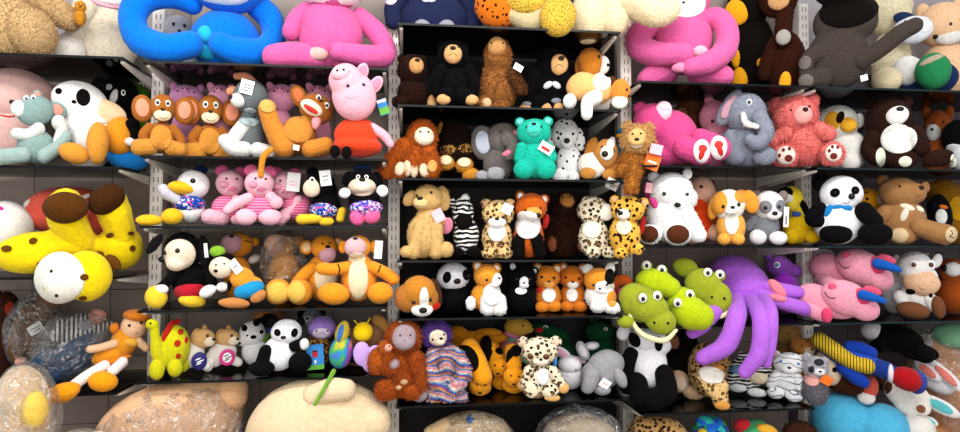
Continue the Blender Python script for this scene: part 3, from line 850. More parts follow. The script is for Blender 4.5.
plush('plush_gorilla', 'big charcoal gorilla sitting with one arm stretched out at the top right', 'gorilla', .20, '5a', '#4a423d',
      [(838, 58, 34, 32, 0, 0, 24), (846, 20, 34, 26, 0, 4, 20)], head=[(842, -16, 28, 22)], hc='#1a1513', arms=[[(862, 64, 10, -14), (880, 56, 9, -18), (898, 44, 9, -20), (912, 38, 8, -20)], [(826, 50, 11, -14), (810, 56, 9, -20), (806, 70, 8, -20)]],
      legs=[[(822, 78, 12, -18), (806, 80, 9, -26)]], pads=[(805, 62, 7, 7), (806, 82, 8, 7)], pc='#77706a', patches=[('mane', '#171210', 850, 10, 30, 20, 0)], tag=[('card', 864, 82, 7, 6, -10)], base=92)
plush('plush_bear', 'cream fluffy bear squeezed behind the charcoal gorilla', 'bear', .30, '5a', '#e4d8b8',
      [(892, 60, 20, 36)], head=[(890, 8, 24, 24)], fuzz=1, base=92)
plush('plush_duck', 'white duck in a navy cap and navy suit at the top right corner', 'duck', .20, '5a', '#2a3a64',
      [(926, 74, 32, 18, 0, 0, 16)], head=[(914, 28, 21, 13, 0, -6)], hc='#e3e4ea', ex=[('cap', 'tile', 's', [(906, 16, 12, 6, 15)])], eyes=[(907, 21), (918, 21)], er=1.6, legs=[(908, 66, 16, 14)], lc='#e8e4e0', base=92)
plush('soft_ball', 'green soft ball with a pale stripe resting on the navy suited duck', 'ball', .11, '5a', '#2f8a58',
      [(933, 58, 19, 15, 0, 0, 15)], ex=[('stripe', '#b8a890', 'p', [(932, 50, 13, 2.6, -14)])], tag=[('card', 931, 75, 4, 3, 0)], base=73)
plush('plush_bear', 'peach round-headed bear behind the white duck at the top right corner', 'bear', .33, '5a', '#f0c8a0',
      [(946, 66, 30, 28)], head=[(944, 24, 27, 19)], muz=(950, 38, 14, 6), mc='#e8e4e0', ears=[(924, 10, 8, 8), (962, 10, 8, 8)], nose=(937, 36, 3), eyes=[(934, 28), (952, 28)], er=1.6, base=92)
plush('plush_cushion', 'cream bolster foot on the glass in front of the charcoal gorilla', 'cushion', .10, '5a', '#e9d8b4',
      [(887, 80, 16, 13, 0, 0, 12)], base=93)

# ================================================================== SECOND SHELVES
plush('plush_pig', 'big pale pink sleeping pig pillow at the far left of the second shelf', 'pig', .26, '1b', '#e6bcb4',
      [(14, 128, 34, 36)], head=[(16, 96, 42, 27)], ears=[(43, 86, 8, 12, -20)], ei='#d87a80', ex=[('closed_eye', 'thread', 'l', [(9, 88), (13, 91), (18, 90), (23, 92)]), ('closed_eye', 'thread', 'l', [(12, 80), (16, 79), (20, 80)]), ('mouth', 'cardred', 'l', [(0, 116), (8, 117), (16, 115)], .8)], base=164)
GC = '#8fa8a4'
plush('plush_cat', 'grey-green cat with pink ears sitting at the far left of the second shelf', 'cat', .12, '1b', GC,
      [(36, 148, 20, 17)], head=[(34, 114, 20, 15, -10)], ears=[(56, 111, 11, 8, 15), (36, 98, 5, 5, 0)], ei='#e09a8c', muz=(18, 114, 8, 8), mc='#e9e8e4', nose=(11, 107, 3), eyes=[(25, 104), (32, 103)], er=1.3, ew=3, eb='bead',
      arms=[[(38, 132, 7), (28, 138, 6), (16, 138, 6)], [(58, 124, 8), (62, 130, 7), (58, 142, 6)]], ac='#d9dcd6', legs=[[(44, 158, 8), (58, 148, 7), (66, 138, 7)], [(24, 158, 8), (10, 160, 8), (-2, 162, 8)]], lc='#9fb4ae', base=165)
plush('plush_cow', 'white cow with black patches and a peach muzzle lying behind the grey-green cat', 'cow', .26, '1b', '#f1eeea',
      [(88, 128, 30, 34)], head=[(80, 100, 30, 20, 12)], muz=(105, 107, 22, 12, 12), mc='#f0cda6', patches=[('black_patch', '#15110f', 82, 96, 7, 8, 0), ('black_patch', '#15110f', 58, 92, 3.4, 3, 0), ('black_patch', '#15110f', 73, 101, 2.4, 1.6, 0)],
      ears=[(96, 84, 8, 12, 30)], ec='#15110f', mouth=[(102, 118), (112, 116), (120, 109)], arms=[[(72, 130, 8), (78, 138, 7), (80, 140, 7)]], ac='#c2c4c8', base=164)
plush('plush_penguin', 'black toy with a white crest hidden behind the white cow', 'penguin', .36, '1b', '#14100f',
      [(116, 126, 24, 36)], head=[(118, 90, 20, 16)], ex=[('crest', '#e8e4e2', 's', [(113, 94, 4, 8, 20), (108, 86, 4, 3)])], eyes=[(122, 90)], er=1.4, ew=2.6, base=164)
plush('soft_ball', 'olive green ball at the back of the second shelf by the white post', 'ball', .38, '1b', '#5f8a2c',
      [(136, 92, 13, 13)], ex=[('seam', '#2f4a14', 'l', [(125, 95), (134, 98), (146, 97)], .6)], base=105) if False else None
plush('plush_frog', 'olive green frog at the back of the second shelf by the white post', 'frog', .38, '1b', '#5f8a2c',
      [(136, 130, 14, 32)], head=[(136, 92, 13, 11)], mouth=[(127, 94), (135, 97), (145, 96)], eyes=[(130, 82), (140, 82)], er=1.2, ew=2.6, base=164)
plush('plush_dog', 'black dog in an orange shirt and blue shorts stretching out big tan feet', 'dog', .15, '1b', '#e79a2c',
      [(120, 134, 17, 18, 15)], ex=[('shorts', '#1f7cc0', 's', [(128, 155, 22, 10, 6)]), ('glove', '#ece8e4', 's', [(130, 140, 6, 4)])], arms=[[(130, 124, 6), (134, 132, 6), (132, 140, 5)]], ac='#14100f',
      legs=[(98, 144, 11, 19, 3, -20), (76, 154, 15, 9, 12, -18)], lc='#d8963c', footn='foot', base=165)
# back row of pigs, bay two
for i, (x, y, rx, ry, cc, lb) in enumerate([(186, 90, 18, 13, '#d294bc', 'mauve pig head behind the leftmost brown mouse'),
        (220, 92, 13, 13, '#f0a8c4', 'pink pig behind the gap between the second brown mouse and the grey cat'),
        (281, 92, 15, 13, '#f2a8c6', 'rosy pig looking up behind the raised foot of the lying mouse'), (319, 94, 13, 11, '#f0a4c0', 'pink pig hidden between the lying mouse and the pig in the red dress')]):
    plush('plush_pig', lb, 'pig', .25, '2b', cc, [(x, y+36, rx*.9, 26, 0, 0, 8)], head=[(x, y+3, rx, ry, 0, -2, 9)], ears=[(x-rx*.7, y-ry*.5, 4, 6, -40), (x+rx*.7, y-ry*.5, 4, 6, 40)],
          muz=(x-2, y-3, 5, 3.6), mc=cc, ex=[('nostril', 'thread', 'b', [(x-4, y-4, .8), (x, y-4, .8)])], eyes=[(x-rx*.5, y-2), (x+rx*.4, y-2)], er=1, group='pigs at the back of the second shelf', base=156)
BM = '#a8682a'; BY = '#cc8e40'
def mouse(lb, hx, hy, bx, by, flip=1, Y=.13):
    plush('plush_mouse', lb, 'mouse', Y, '2b', BM, [(bx, by, 16, 15)], head=[(hx, hy, 13, 13), (hx, hy+6, 10, 8)], ears=[(hx-20, hy+2, 11, 13, -8), (hx+22, hy+1, 11, 13, 8)], ei='#e99c80',
          muz=(hx, hy+8, 9, 5.5), mc='#f3dcb8', eyes=[(hx-5, hy-3), (hx+5, hy-3)], er=1.7, ew=2.9, nose=(hx, hy+3, 2.2), mouth=[(hx-6, hy+8), (hx-2, hy+11), (hx+3, hy+11), (hx+7, hy+7)], belly=(bx, by+1, 11, 12), bc=BY,
          arms=[[(bx-12, by-8, 5), (bx-18, by, 5), (bx-14, by+8, 5)], [(bx+12, by-8, 5), (bx+19, by, 5), (bx+20, by+6, 5)]], legs=[[(bx-10, by+10, 8), (bx-22, by+11, 8)], [(bx+10, by+10, 8), (bx+20, by+11, 7)]], lc=BY, group='brown mice on the second shelf', base=154)
mouse('leftmost brown mouse with round pink ears sitting by the white post', 162, 110, 161, 138)
mouse('brown mouse with round pink ears, second from the white post', 210, 111, 210, 139, Y=.2)
plush('plush_cat', 'grey cat with pale paws and a white price tag, sitting right of the second mouse', 'cat', .12, '2b', '#6f7678',
      [(250, 132, 15, 20)], head=[(250, 90, 18, 19)], ears=[[(236, 68, 4), (246, 68, 5), (254, 76, 5)], (232, 84, 7, 5, -20)], ec='#d89474', muz=(238, 96, 8, 8), mc='#dcdad8', nose=(231, 94, 3), ex=[('chest', '#a8b8bc', 'p', [(249, 114, 11, 10)])],
      arms=[[(244, 122, 8), (238, 130, 8), (232, 138, 7)]], ac='#e6e4e0', legs=[[(244, 148, 9), (234, 147, 9), (226, 140, 8)], [(258, 148, 9), (270, 150, 8)]], lc='#e4e2de', tag=[('card', 246, 83, 13, 15, 12, [(0, -2, 8, .9, 'ink'), (0, 1, 8, .9, 'ink'), (-1, 4, 6, .9, 'ink')])], base=155)
plush('plush_mouse', 'laughing brown mouse lying back with one foot raised, tail hanging down', 'mouse', .10, '2b', BM,
      [(298, 136, 19, 18)], head=[(316, 110, 18, 15, 15)], ears=[(298, 98, 8, 11, -20)], ei='#c8784c', muz=(311, 111, 12, 7, 25), mc='#f2e4cc', ex=[('mouth', 'cardred', 's', [(310, 113, 8, 2.6, 28, None, 2)])], eyes=[(318, 101), (326, 108)], er=1.6, ew=3, nose=(320, 104, 2.2),
      belly=(298, 131, 15, 14), bc=BY, legs=[[(284, 148, 12), (274, 132, 10), (267, 114, 9)], [(310, 150, 9), (326, 146, 9)]], lc='#cd8838', hands=[(316, 122, 5, 9, 10)], hnc='#f0a8ae', pads=[(268, 112, 8, 7)], pc='#dcae60', tail=('#d08a2c', [(272, 154, 3, -30), (265, 162, 3.2, -34), (263, 178, 3, -34)]), tag=[('card', 296, 150, 6, 5, 8)], group=None, base=157)
plush('plush_pig', 'big pink pig in a red dress with its snout tilted up', 'pig', .04, '2b', '#eeb2bf',
      [(356, 142, 15, 14)], head=[(354, 98, 22, 24, -8, -15, 14), (346, 84, 17, 17, -20, -18, 12)], muz=(341, 79, 9, 7, -15), mc='#f0bcc8', ex=[('dress', '#dd4a28', 'e', [(357, 134, 23, 19, 0, -2, 18), (358, 144, 25, 11, 0, -3, 20)]), ('nostril', 'thread', 'b', [(338, 78, 1.2), (344, 77, 1.2)])],
      ears=[(362, 74, 6, 9, 15), (375, 86, 6, 10, 35)], ei='#e08ca4', eyes=[(348, 91), (363, 89)], er=1.7, mouth=[(345, 101), (351, 103), (357, 101)], arms=[[(372, 126, 5, -8), (384, 134, 5, -10), (390, 142, 4, -10)]], legs=[(336, 152, 5, 6, 0, -22), (347, 153, 5, 6, 0, -24)], lc='#15110f', footn='shoe',
      tag=[('cardblue', 383, 104, 10, 16, -18, [(0, 4, 10, 7, 'cardgreen'), (0, -6, 10, 3, 'card')])], base=157)
# --- middle bay, bears on the dark shelf
plush('plush_bear', 'dark brown bear at the left end of the black-bear shelf', 'bear', .14, '3b', '#2c1810',
      [(412, 92, 15, 15)], head=[(412, 70, 15, 14)], ears=[(401, 60, 4, 4), (422, 60, 4, 4)], muz=(416, 69, 7.5, 7.5), mc='#c99862', nose=(417, 65, 2.6), eyes=[(407, 66)], er=1.1, legs=[(400, 102, 8, 6)], ex=[('tag', 'cardor', 's', [(432, 80, 1.5, 5)])] if False else (), fuzz=1, base=107)
def bb(lb, hx, hy, mx, bx, feet, Y=.13, ex=(), group='black bears on the middle shelf'):
    plush('plush_bear', lb, 'bear', Y, '3b', '#0f0d10', [(bx, 86, 18, 21)], head=[(hx, hy, 16, 15)], ears=[(hx-12, hy-10, 4.5, 4.5), (hx+12, hy-10, 4.5, 4.5)], muz=(mx, hy+1, 9, 9), mc='#d9a873', nose=(mx+(2 if mx > hx else 0), hy-3, 3), mouth=[(mx-4, hy+4), (mx, hy+2), (mx+4, hy+4)],
          eyes=[(mx-6, hy-5), (mx+5, hy-5)], er=1.2, ew=None, eb='beadbrown', arms=[[(bx-14, 74, 7), (bx-19, 86, 6), (bx-18, 94, 5)], [(bx+14, 74, 7), (bx+19, 86, 6), (bx+18, 94, 5)]], legs=[[(bx-8, 98, 9), (feet[0], 101, 6)], [(bx+8, 98, 9), (feet[1], 101, 6)]], hands=[(feet[0], 102, 7, 5), (feet[1], 102, 7, 5)], hnc='#d9a873', ex=ex, fuzz=1, group=group, base=107)
bb('black bear with a tan muzzle sitting left of the brown beaver', 453, 59, 453, 455, (444, 471), .13, [('paw', '#d9a873', 's', [(432, 102, 5, 8)])])
bb('black bear with a white chest mark sitting right of the brown beaver', 552, 64, 559, 549, (526, 546), .14, [('chest_mark', '#d8d8dc', 's', [(548, 82, 5, 3, -25), (556, 82, 5, 3, 25)]), ('claws', '#8c8c96', 's', [(527, 98, 5, 2.4), (556, 96, 5, 2.4)]), ('paw', '#d9a873', 's', [(558, 102, 5, 5)])])
plush('plush_beaver', 'shaggy brown beaver looking up between the two black bears', 'beaver', .13, '3b', '#a8713c',
      [(498, 86, 17, 20), (497, 72, 13, 14)], head=[(498, 56, 12, 15)], hc='#a8713c', muz=(497, 50, 9, 9), mc='#c0905c', nose=(497, 41, 3, 1.8), legs=[(485, 102, 6, 6), (500, 103, 8, 5)], hands=[(487, 102, 5, 5)], hnc='#d6b088', arms=[[(512, 76, 6), (520, 88, 6)]], ac='#6a4424', fuzz=3, tag=[('card', 518, 70, 9, 6, 30)], eyes=[(492, 48), (503, 48)], er=1, base=107)
plush('plush_dog', 'orange and white puppy sitting up behind the lying orange dog', 'dog', .22, '3b', '#f0ebe2',
      [(596, 88, 16, 20)], head=[(590, 61, 13, 13)], hc='#d98a34', ears=[(580, 62, 5, 9, 10)], muz=(603, 63, 7, 8), mc='#f3eee6', eyes=[(599, 58)], er=1.7, nose=(608, 64, 2), base=108)
plush('plush_dog', 'orange and white dog lying with one white leg hanging over the shelf edge', 'dog', .07, '3b', '#f0b878',
      [(583, 86, 17, 13), (600, 90, 13, 12)], head=[(620, 93, 10, 12, 10)], hc='#d98c3c', muz=(619, 102, 8, 6), mc='#f5f0e8', ears=[(612, 84, 5, 6)], ec='#5a3418', patches=[('white_side', '#f4efe8', 602, 84, 9, 8, 0)], legs=[[(596, 98, 7, -12), (588, 104, 6.5, -24), (587, 114, 6, -26)], (570, 100, 7, 7)], lc='#f4f1ec', eyes=[(626, 92)], er=1.3, nose=(628, 97, 1.6), base=107)
# --- right of the middle
plush('plush_bear', 'hot pink bear lying on its side with red hearts on white soles', 'bear', .14, '4b', '#d4528c',
      [(675, 136, 24, 28, -25, 0, 22), (660, 150, 26, 16, 0, 0, 18)], head=[(652, 122, 20, 20)], muz=(664, 112, 9, 10, 10), mc='#f4d0dc', ears=[(640, 106, 7, 7)], mouth=[(661, 108), (665, 112), (670, 111)], legs=[[(684, 148, 12), (700, 153, 13)], [(700, 140, 10), (718, 150, 12)]], pads=[(701, 153, 8, 11, 0), (717, 150, 8, 11, 0)], pc='#f7f0f0',
      ex=[('heart', 'cardred', 'p', [(702, 151, 4.4, 4), (717, 148, 4.4, 4)]), ('heart_tip', 'cardred', 'p', [(701, 156, 2.6, 5.5, 20), (718, 153, 2.6, 5.5, -20)])], base=166)
plush('plush_monkey', 'brown bear-faced monkey behind the hot pink bear', 'monkey', .30, '4b', '#6a4028',
      [(690, 142, 18, 26)], head=[(689, 117, 16, 15)], muz=(682, 119, 8, 9), mc='#9a6a40', eyes=[(690, 112)], er=1.4, ears=[(703, 110, 5, 6)], nose=(678, 116, 2), base=166, fuzz=1)
plush('plush_pig', 'dusty pink pig with a brown hoof behind the big grey elephant', 'pig', .27, '4b', '#dc90a4',
      [(718, 140, 18, 28)], head=[(714, 118, 15, 16)], eyes=[(713, 123)], er=1.6, ears=[(710, 104, 5, 8, -10)], hands=[(707, 134, 7, 5)], hnc='#a8704c', base=166)
plush('plush_elephant', 'large grey elephant with white tusks sitting on the second shelf', 'elephant', .13, '4b', '#8b8f9c',
      [(742, 146, 26, 21)], head=[(746, 114, 21, 20, 0)], ears=[(730, 108, 9, 20, 35)], ei='#c89aa8', arms=[[(760, 122, 9, -18), (766, 136, 8, -22), (758, 146, 7, -24), (750, 142, 6, -24)], [(732, 138, 9), (730, 152, 9)]], legs=[(735, 156, 12, 9), (764, 157, 12, 9)],
      ex=[('tusk', '#f6f3ec', 'e', [[(744, 118, 2.6, -23), (747, 127, 3, -28), (757, 131, 2.4, -30)]])], eyes=[(750, 106)], er=1.8, ew=3, ed=-4, fuzz=1, base=166)
plush('plush_bear', 'coral pink fluffy bear with paw-print soles sitting beside the grey elephant', 'bear', .12, '4b', '#e8827c',
      [(804, 142, 22, 22)], head=[(796, 116, 22, 19)], ears=[(777, 104, 8, 8), (814, 103, 6, 7)], ei='#d46a70', muz=(803, 118, 10, 9), mc='#f2a8a2', nose=(806, 114, 3, 2.4), eyes=[(792, 113), (810, 110)], er=1.4, arms=[[(788, 132, 8), (778, 137, 7), (774, 140, 7)], [(820, 132, 8), (828, 136, 7)]],
      legs=[(785, 155, 14, 12, 0), (831, 155, 12, 11, 0)], pads=[(786, 155, 10, 9), (832, 155, 8, 8)], pc='#f2e0d4', ex=[('paw_print', '#7a3434', 'p', [(789, 158, 4.4, 3.6), (832, 158, 3.8, 3.2)]), ('toe_print', '#7a3434', 'p', [(780, 155, 1.8, 2), (784, 150, 1.8, 2), (790, 149, 1.8, 2), (828, 153, 1.6, 1.8), (831, 149.5, 1.6, 1.8), (836, 150, 1.6, 1.8)])], fuzz=2, base=166)
plush('plush_dog', 'white dog with a yellow eye patch sitting between coral and brown bears', 'dog', .22, '5b', '#ece9e2',
      [(846, 142, 22, 24)], head=[(838, 112, 22, 20, 10)], ears=[(860, 110, 5, 8)], muz=(848, 116, 10, 8, 20), mc='#f0b43c', nose=(860, 119, 4, 4), patches=[('yellow_patch', '#eeb038', 833, 111, 8, 11, 0), ('eye_patch', '#2a1a10', 841, 108, 4, 7, 20)], legs=[(850, 155, 11, 11)], tag=[], ex=[('embroidery', 'ink', 'l', [(832, 139), (835, 137), (838, 140)], .5)], base=168)
plush('plush_bear', 'dark brown bear with white muzzle, belly and paws on the second shelf', 'bear', .14, '5b', '#36211a',
      [(893, 142, 25, 24)], head=[(890, 117, 24, 21)], ears=[(872, 100, 6, 6), (908, 102, 6, 6)], muz=(898, 116, 12, 9, -8), mc='#f2efec', nose=(901, 111, 4, 2.6), belly=(899, 138, 18, 14, 5), bc='#f0efe9', arms=[[(874, 134, 9), (868, 146, 8), (876, 154, 8)], [(916, 134, 9), (922, 148, 8)]], legs=[(902, 157, 16, 9), (936, 158, 15, 8, -8)],
      pads=[(881, 154, 5, 9), (905, 160, 6.5, 5), (951, 160, 4, 5)], pc='#eef0dc', base=168, fuzz=1)
plush('plush_fox', 'rusty fox with white cheeks behind the dark brown bear', 'fox', .30, '5b', '#a85a28',
      [(936, 144, 16, 22)], head=[(938, 122, 14, 15)], ears=[(928, 110, 5, 8, -15), (950, 112, 5, 8, 15)], muz=(934, 128, 8, 8), mc='#e4e0dc', eyes=[(934, 120), (944, 120)], er=1.3, nose=(933, 126, 1.8), base=168)
plush('plush_penguin', 'black and white penguin cropped at the right end of the second shelf', 'penguin', .18, '5b', '#121012',
      [(964, 148, 17, 20)], head=[(958, 136, 17, 16, 0)], belly=(960, 156, 9, 10), bc='#eef0f0', patches=[('white_cheek', '#e9ebec', 956, 147, 10, 4, 10)], base=168)

# ================================================================== THIRD SHELVES
# --- far left bay
plush('plush_rabbit', 'salmon red lying rabbit with a white head at the far left', 'rabbit', .26, '1c', '#ee6e5e',
      [(66, 206, 48, 25, -4, 0, 20), (100, 214, 18, 22, 0, 0, 16)], head=[(6, 226, 28, 28, 0, -10, 22)], hc='#f0ece6', ears=[(34, 204, 12, 9, 10)], ec='#ece8e2', tag=[('card', 84, 192, 9, 4, -25)], ex=[('cheek', '#d8389c', 'p', [(1, 206, 5, 2, 15)])], base=277)
YL = '#f2d618'
plush('plush_giraffe', 'big yellow giraffe with brown hooves lying with its head over the shelf edge', 'giraffe', .085, '1c', YL,
      [(36, 254, 40, 20, -6, 0, 20), (70, 246, 28, 22, 0, -2, 20), (120, 250, 26, 24, 0, 0, 20)], head=[(86, 276, 26, 24, 10, -40, 18), (66, 278, 22, 22, 0, -40, 17)],
      patches=[('white_muzzle', '#f4f0e4', 61, 277, 24, 24, 12), ('brown_spot', '#6a4414', 35, 243, 4, 3, -15), ('brown_spot', '#6a4414', 109, 238, 4, 2.4, -15), ('brown_spot', '#6a4414', 133, 251, 3.4, 3.2, 0), ('brown_spot', '#6a4414', 43, 265, 4, 3, 0), ('brown_spot', '#6a4414', 11, 250, 5, 3, 0), ('brown_spot', '#6a4414', 84, 276, 4, 3, 0), ('brown_spot', '#6a4414', 83, 296, 4, 2.4, 0), ('brown_spot', '#6a4414', 131, 236, 3.6, 2, 0)],
      legs=[[(80, 244, 16, -6), (66, 220, 20, -16), (65, 212, 20, -18)], [(124, 240, 16, -4), (114, 216, 19, -12), (110, 206, 18, -14)]], ex=[('hoof', '#5e3a14', 's', [(65, 212, 22, 15, 0, None, 13)]), ('hoof', '#4a2c10', 's', [(105, 203, 20, 14, -28, None, 13)]), ('nostril', 'thread', 'b', [(54, 270, 1.6), (59, 292, 1.8)]), ('eyelid_stitch', 'thread', 'l', [(56, 258), (62, 260), (68, 262)])],
      ears=[(96, 262, 7, 10, 30), (112, 264, 10, 6, 40)], ec='#6a4418', ei=None, eyes=[], base=274, cx=80)
# --- bay two: duck, pigs, black puppies
plush('plush_duck', 'white duck with a yellow bill and blue floral shirt beside the pink pigs', 'duck', .12, '2c', '#f2f0ee',
      [(190, 206, 15, 15)], head=[(193, 180, 17, 16)], ex=[('bill', '#f2bc28', 's', [(182, 184, 15, 7, 8, None, 9)]), ('shirt', 'floral', 'e', [(189, 201, 17, 11, 0, -1, 15)]), ('crest', '#1c2c50', 's', [(200, 163, 8, 5)])], eyes=[(192, 177)], er=3, eb='bead', arms=[[(176, 196, 6), (166, 190, 7), (163, 186, 6)]], ac='#c9c6d0', legs=[(172, 215, 11, 9), (150, 219, 13, 6)], lc='#f0c02c', footn='foot', base=226)
PG = '#eb92b2'; PL = '#f2bcc8'
def pig(lb, hx, hy, bx, by, Y, legs, arms, tag=(), flip=-1):
    plush('plush_pig', lb, 'pig', Y, '2c', 'pinkstr', [(bx, by, 16, 15)], head=[(hx, hy, 15, 15)], hc=PL, ears=[(hx-9, hy-14, 7, 6, -30), (hx+11, hy-13, 7, 6, 30)], ec='#dc6a96', muz=(hx+flip*6, hy+2, 5, 4), mc='#e8a0b8', ex=[('cheek', '#e088a8', 'p', [(hx+2, hy+7, 4, 2.6)])],
          eyes=[(hx-4, hy-4), (hx+6, hy-4)], er=1.3, mouth=[(hx-3, hy+8), (hx+2, hy+9), (hx+7, hy+6)], legs=legs, lc=PL, arms=arms, ac=PL, tag=tag, group='striped pink pigs on the third shelf', base=226)
pig('pink pig with a striped shirt right beside the floral shirted duck', 230, 179, 227, 206, .17, [[(222, 218, 8), (210, 216, 9)], (238, 219, 8, 6)], [[(236, 196, 5), (243, 204, 5)]])
pig('middle pink pig sprawled forward with its limbs toward the front', 259, 180, 260, 206, .11, [(246, 216, 11, 9), (270, 216, 12, 9), (276, 200, 7, 7)], [[(248, 196, 6), (236, 202, 6), (228, 209, 5)], [(270, 194, 6), (276, 200, 6)]])
pig('pink pig wearing a white hang tag on its face, left of the black puppies', 284, 181, 297, 204, .17, [[(284, 214, 7), (280, 218, 7)]], [[(298, 196, 5), (292, 206, 5), (284, 212, 5)]], [('card', 293, 178, 13, 20, 4, [(0, 3, 8, 1, 'cardpink'), (0, 0, 8, .8, 'cardpink')])])
plush('plush_dog', 'black puppy lying in blue floral shorts with yellow feet and a hang tag', 'dog', .13, '2c', '#121013',
      [(326, 202, 15, 15)], head=[(320, 180, 15, 14)], muz=(312, 184, 9, 10, 20), mc='#f0dcc0', nose=(303, 181, 3.4), ears=[(331, 184, 6, 10, -20), (312, 166, 6, 5, 0)], ec='#121013', eyes=[(312, 176)], er=1.5, ew=3, ex=[('shorts', 'floral', 'e', [(324, 207, 15, 10, 0, -2, 15)])], legs=[[(318, 216, 5), (302, 217, 6)], [(340, 216, 4.5), (342, 208, 4.5)], (326, 219, 8, 5)], lc='#f0c838', footn='foot',
      tag=[('card', 325, 174, 11, 16, -8, [(0, 2, 6, .9, 'ink'), (0, -2, 6, .9, 'ink')])], base=226)
plush('plush_dog', 'black puppy in a blue floral dress with pink feet by the upright', 'dog', .11, '2c', '#121013',
      [(365, 204, 17, 15)], head=[(362, 177, 15, 15)], patches=[('face', '#f2dcc4', 362, 184, 14, 10, 0)], muz=(362, 184, 8, 6), mc='#f2dcc4', nose=(362, 176, 3.4), ears=[(348, 174, 6, 9, 20), (377, 174, 6, 9, -20)], ec='#121013', eyes=[(358, 173), (366, 173)], er=1.2, ew=2.4, mouth=[(355, 187), (362, 190), (369, 186)],
      ex=[('dress', 'floralp', 'e', [(366, 207, 17, 10, 0, -2, 16)]), ('bow', '#1c2c50', 's', [(362, 162, 9, 5)])], hands=[(345, 191, 6, 6), (382, 188, 6, 7)], hnc='#f2f0ee', legs=[(357, 219, 7, 9, -20), (372, 217, 8, 9, 30)], lc='#e86a9c', footn='foot', arms=[[(352, 196, 4), (346, 192, 4)], [(376, 194, 4), (381, 190, 4)]], base=228)
# --- middle bay, third shelf
plush('plush_orangutan', 'rusty orange orangutan with a pale face at the left end of the middle third shelf', 'orangutan', .12, '3c', '#b9601c',
      [(412, 158, 20, 19)], head=[(422, 138, 14, 16)], patches=[('face', '#f0dfc4', 424, 139, 10, 9, 0)], muz=(424, 142, 8, 6), mc='#f0dfc4', eyes=[(420, 135), (428, 135)], er=1.2, mouth=[(419, 144), (424, 145.5), (429, 144)], arms=[[(404, 150, 9), (392, 164, 8), (386, 174, 7)], [(428, 154, 8), (432, 166, 8)]], legs=[(400, 172, 8, 8), (430, 171, 8, 8)], pads=[(432, 168, 5, 6)], pc='#dca860',
      ex=[('toes', '#e8d2b4', 's', [(400, 171, 5, 7, 15), (407, 170, 4.5, 8, 0), (414, 171, 4.5, 8, 0), (424, 172, 5, 7, -10)])], fuzz=3, base=179)
plush('plush_bear', 'dark brown bear lying with gold-tan soles forward, right of the orangutan', 'bear', .15, '3c', '#20140e',
      [(458, 148, 20, 24)], head=[(455, 128, 14, 12)], ears=[(440, 124, 4, 10, 15), (462, 124, 4, 9, -20)], ei='#a07838', legs=[(446, 160, 9, 8), (464, 162, 9, 8), (471, 172, 9, 7)], lc='#c98c34', pads=[(446, 158, 6, 5), (464, 160, 6.5, 5)], pc='#f0dcb4', footn='paw', ex=[('sequin_patch', 'sequin', 'p', [(448, 147, 9, 5), (466, 146, 8, 5)])], fuzz=1, base=179)
plush('plush_elephant', 'dark grey baby elephant with a big pale ear beside the teal bear', 'elephant', .13, '3c', '#6e6864',
      [(498, 162, 15, 17)], head=[(503, 138, 16, 15)], ears=[(483, 142, 12, 17, -8)], ei='#b4b8c4', arms=[[(508, 140, 8, -14), (514, 146, 6, -20), (509, 156, 5, -22)]], hands=[(515, 134, 3.4, 3.4)], hnc='#e0889c', ex=[('mouth', '#e07c90', 's', [(507, 154, 5, 2.6, -20)])], eyes=[(501, 133)], er=1.6, legs=[(496, 172, 9, 7), (482, 174, 6, 5)], lc='#a5a5a9', fuzz=1, base=179)
plush('plush_bear', 'bright teal bear sitting between the grey elephant and the dalmatian', 'bear', .12, '3c', '#1fb49c',
      [(535, 158, 18, 20)], head=[(534, 132, 17, 14)], ears=[(520, 121, 5, 5), (548, 121, 5, 5)], ei='#7cd0c8', muz=(534, 130, 8, 8), mc='#4cc8b4', nose=(534, 125.5, 2.4), eyes=[(527, 128), (541, 128)], er=1.3, mouth=[(530, 133), (534, 134.5), (538, 133)], legs=[(524, 169, 10, 10), (546, 169, 10, 10)], arms=[[(522, 148, 6), (520, 158, 6)], [(548, 148, 6), (551, 158, 6)]], tag=[('card', 546, 149, 14, 10, 32, [(0, 1, 9, 3, 'cardred')])], fuzz=1, base=179)
plush('plush_dog', 'white black-spotted dalmatian puppy sitting right of the teal bear', 'dog', .12, '3c', 'dal',
      [(569, 160, 13, 19)], head=[(565, 133, 14, 15)], ears=[(549, 142, 7, 12, 12), (580, 138, 5, 11, -10)], muz=(567, 141, 7, 6), mc='#f4f2f0', nose=(567, 140.5, 3.2, 2.6), eyes=[(561, 134), (573, 134)], er=1.5, legs=[(560, 172, 8, 7), (573, 173, 7, 6)], base=179)
plush('plush_dog', 'tan and white beagle puppy resting with a hang tag over the shelf edge', 'dog', .10, '3c', '#f0e6da',
      [(592, 166, 15, 13)], head=[(606, 156, 13, 14)], hc='#c78a4a', ears=[(591, 152, 6, 13, 20), (612, 168, 8, 12, -5)], ec='#b87c38', muz=(607, 156, 7, 7), mc='#f4eee6', patches=[('blaze', '#f4eee6', 611, 147, 4, 8, 20)], nose=(605, 157, 3.4, 3), eyes=[(602, 150), (614, 154)], er=1.2, legs=[(588, 174, 8, 6), (610, 176, 8, 5)], lc='#c88c48', tag=[('card', 612, 185, 12, 10, 25, [], -14)], base=180)
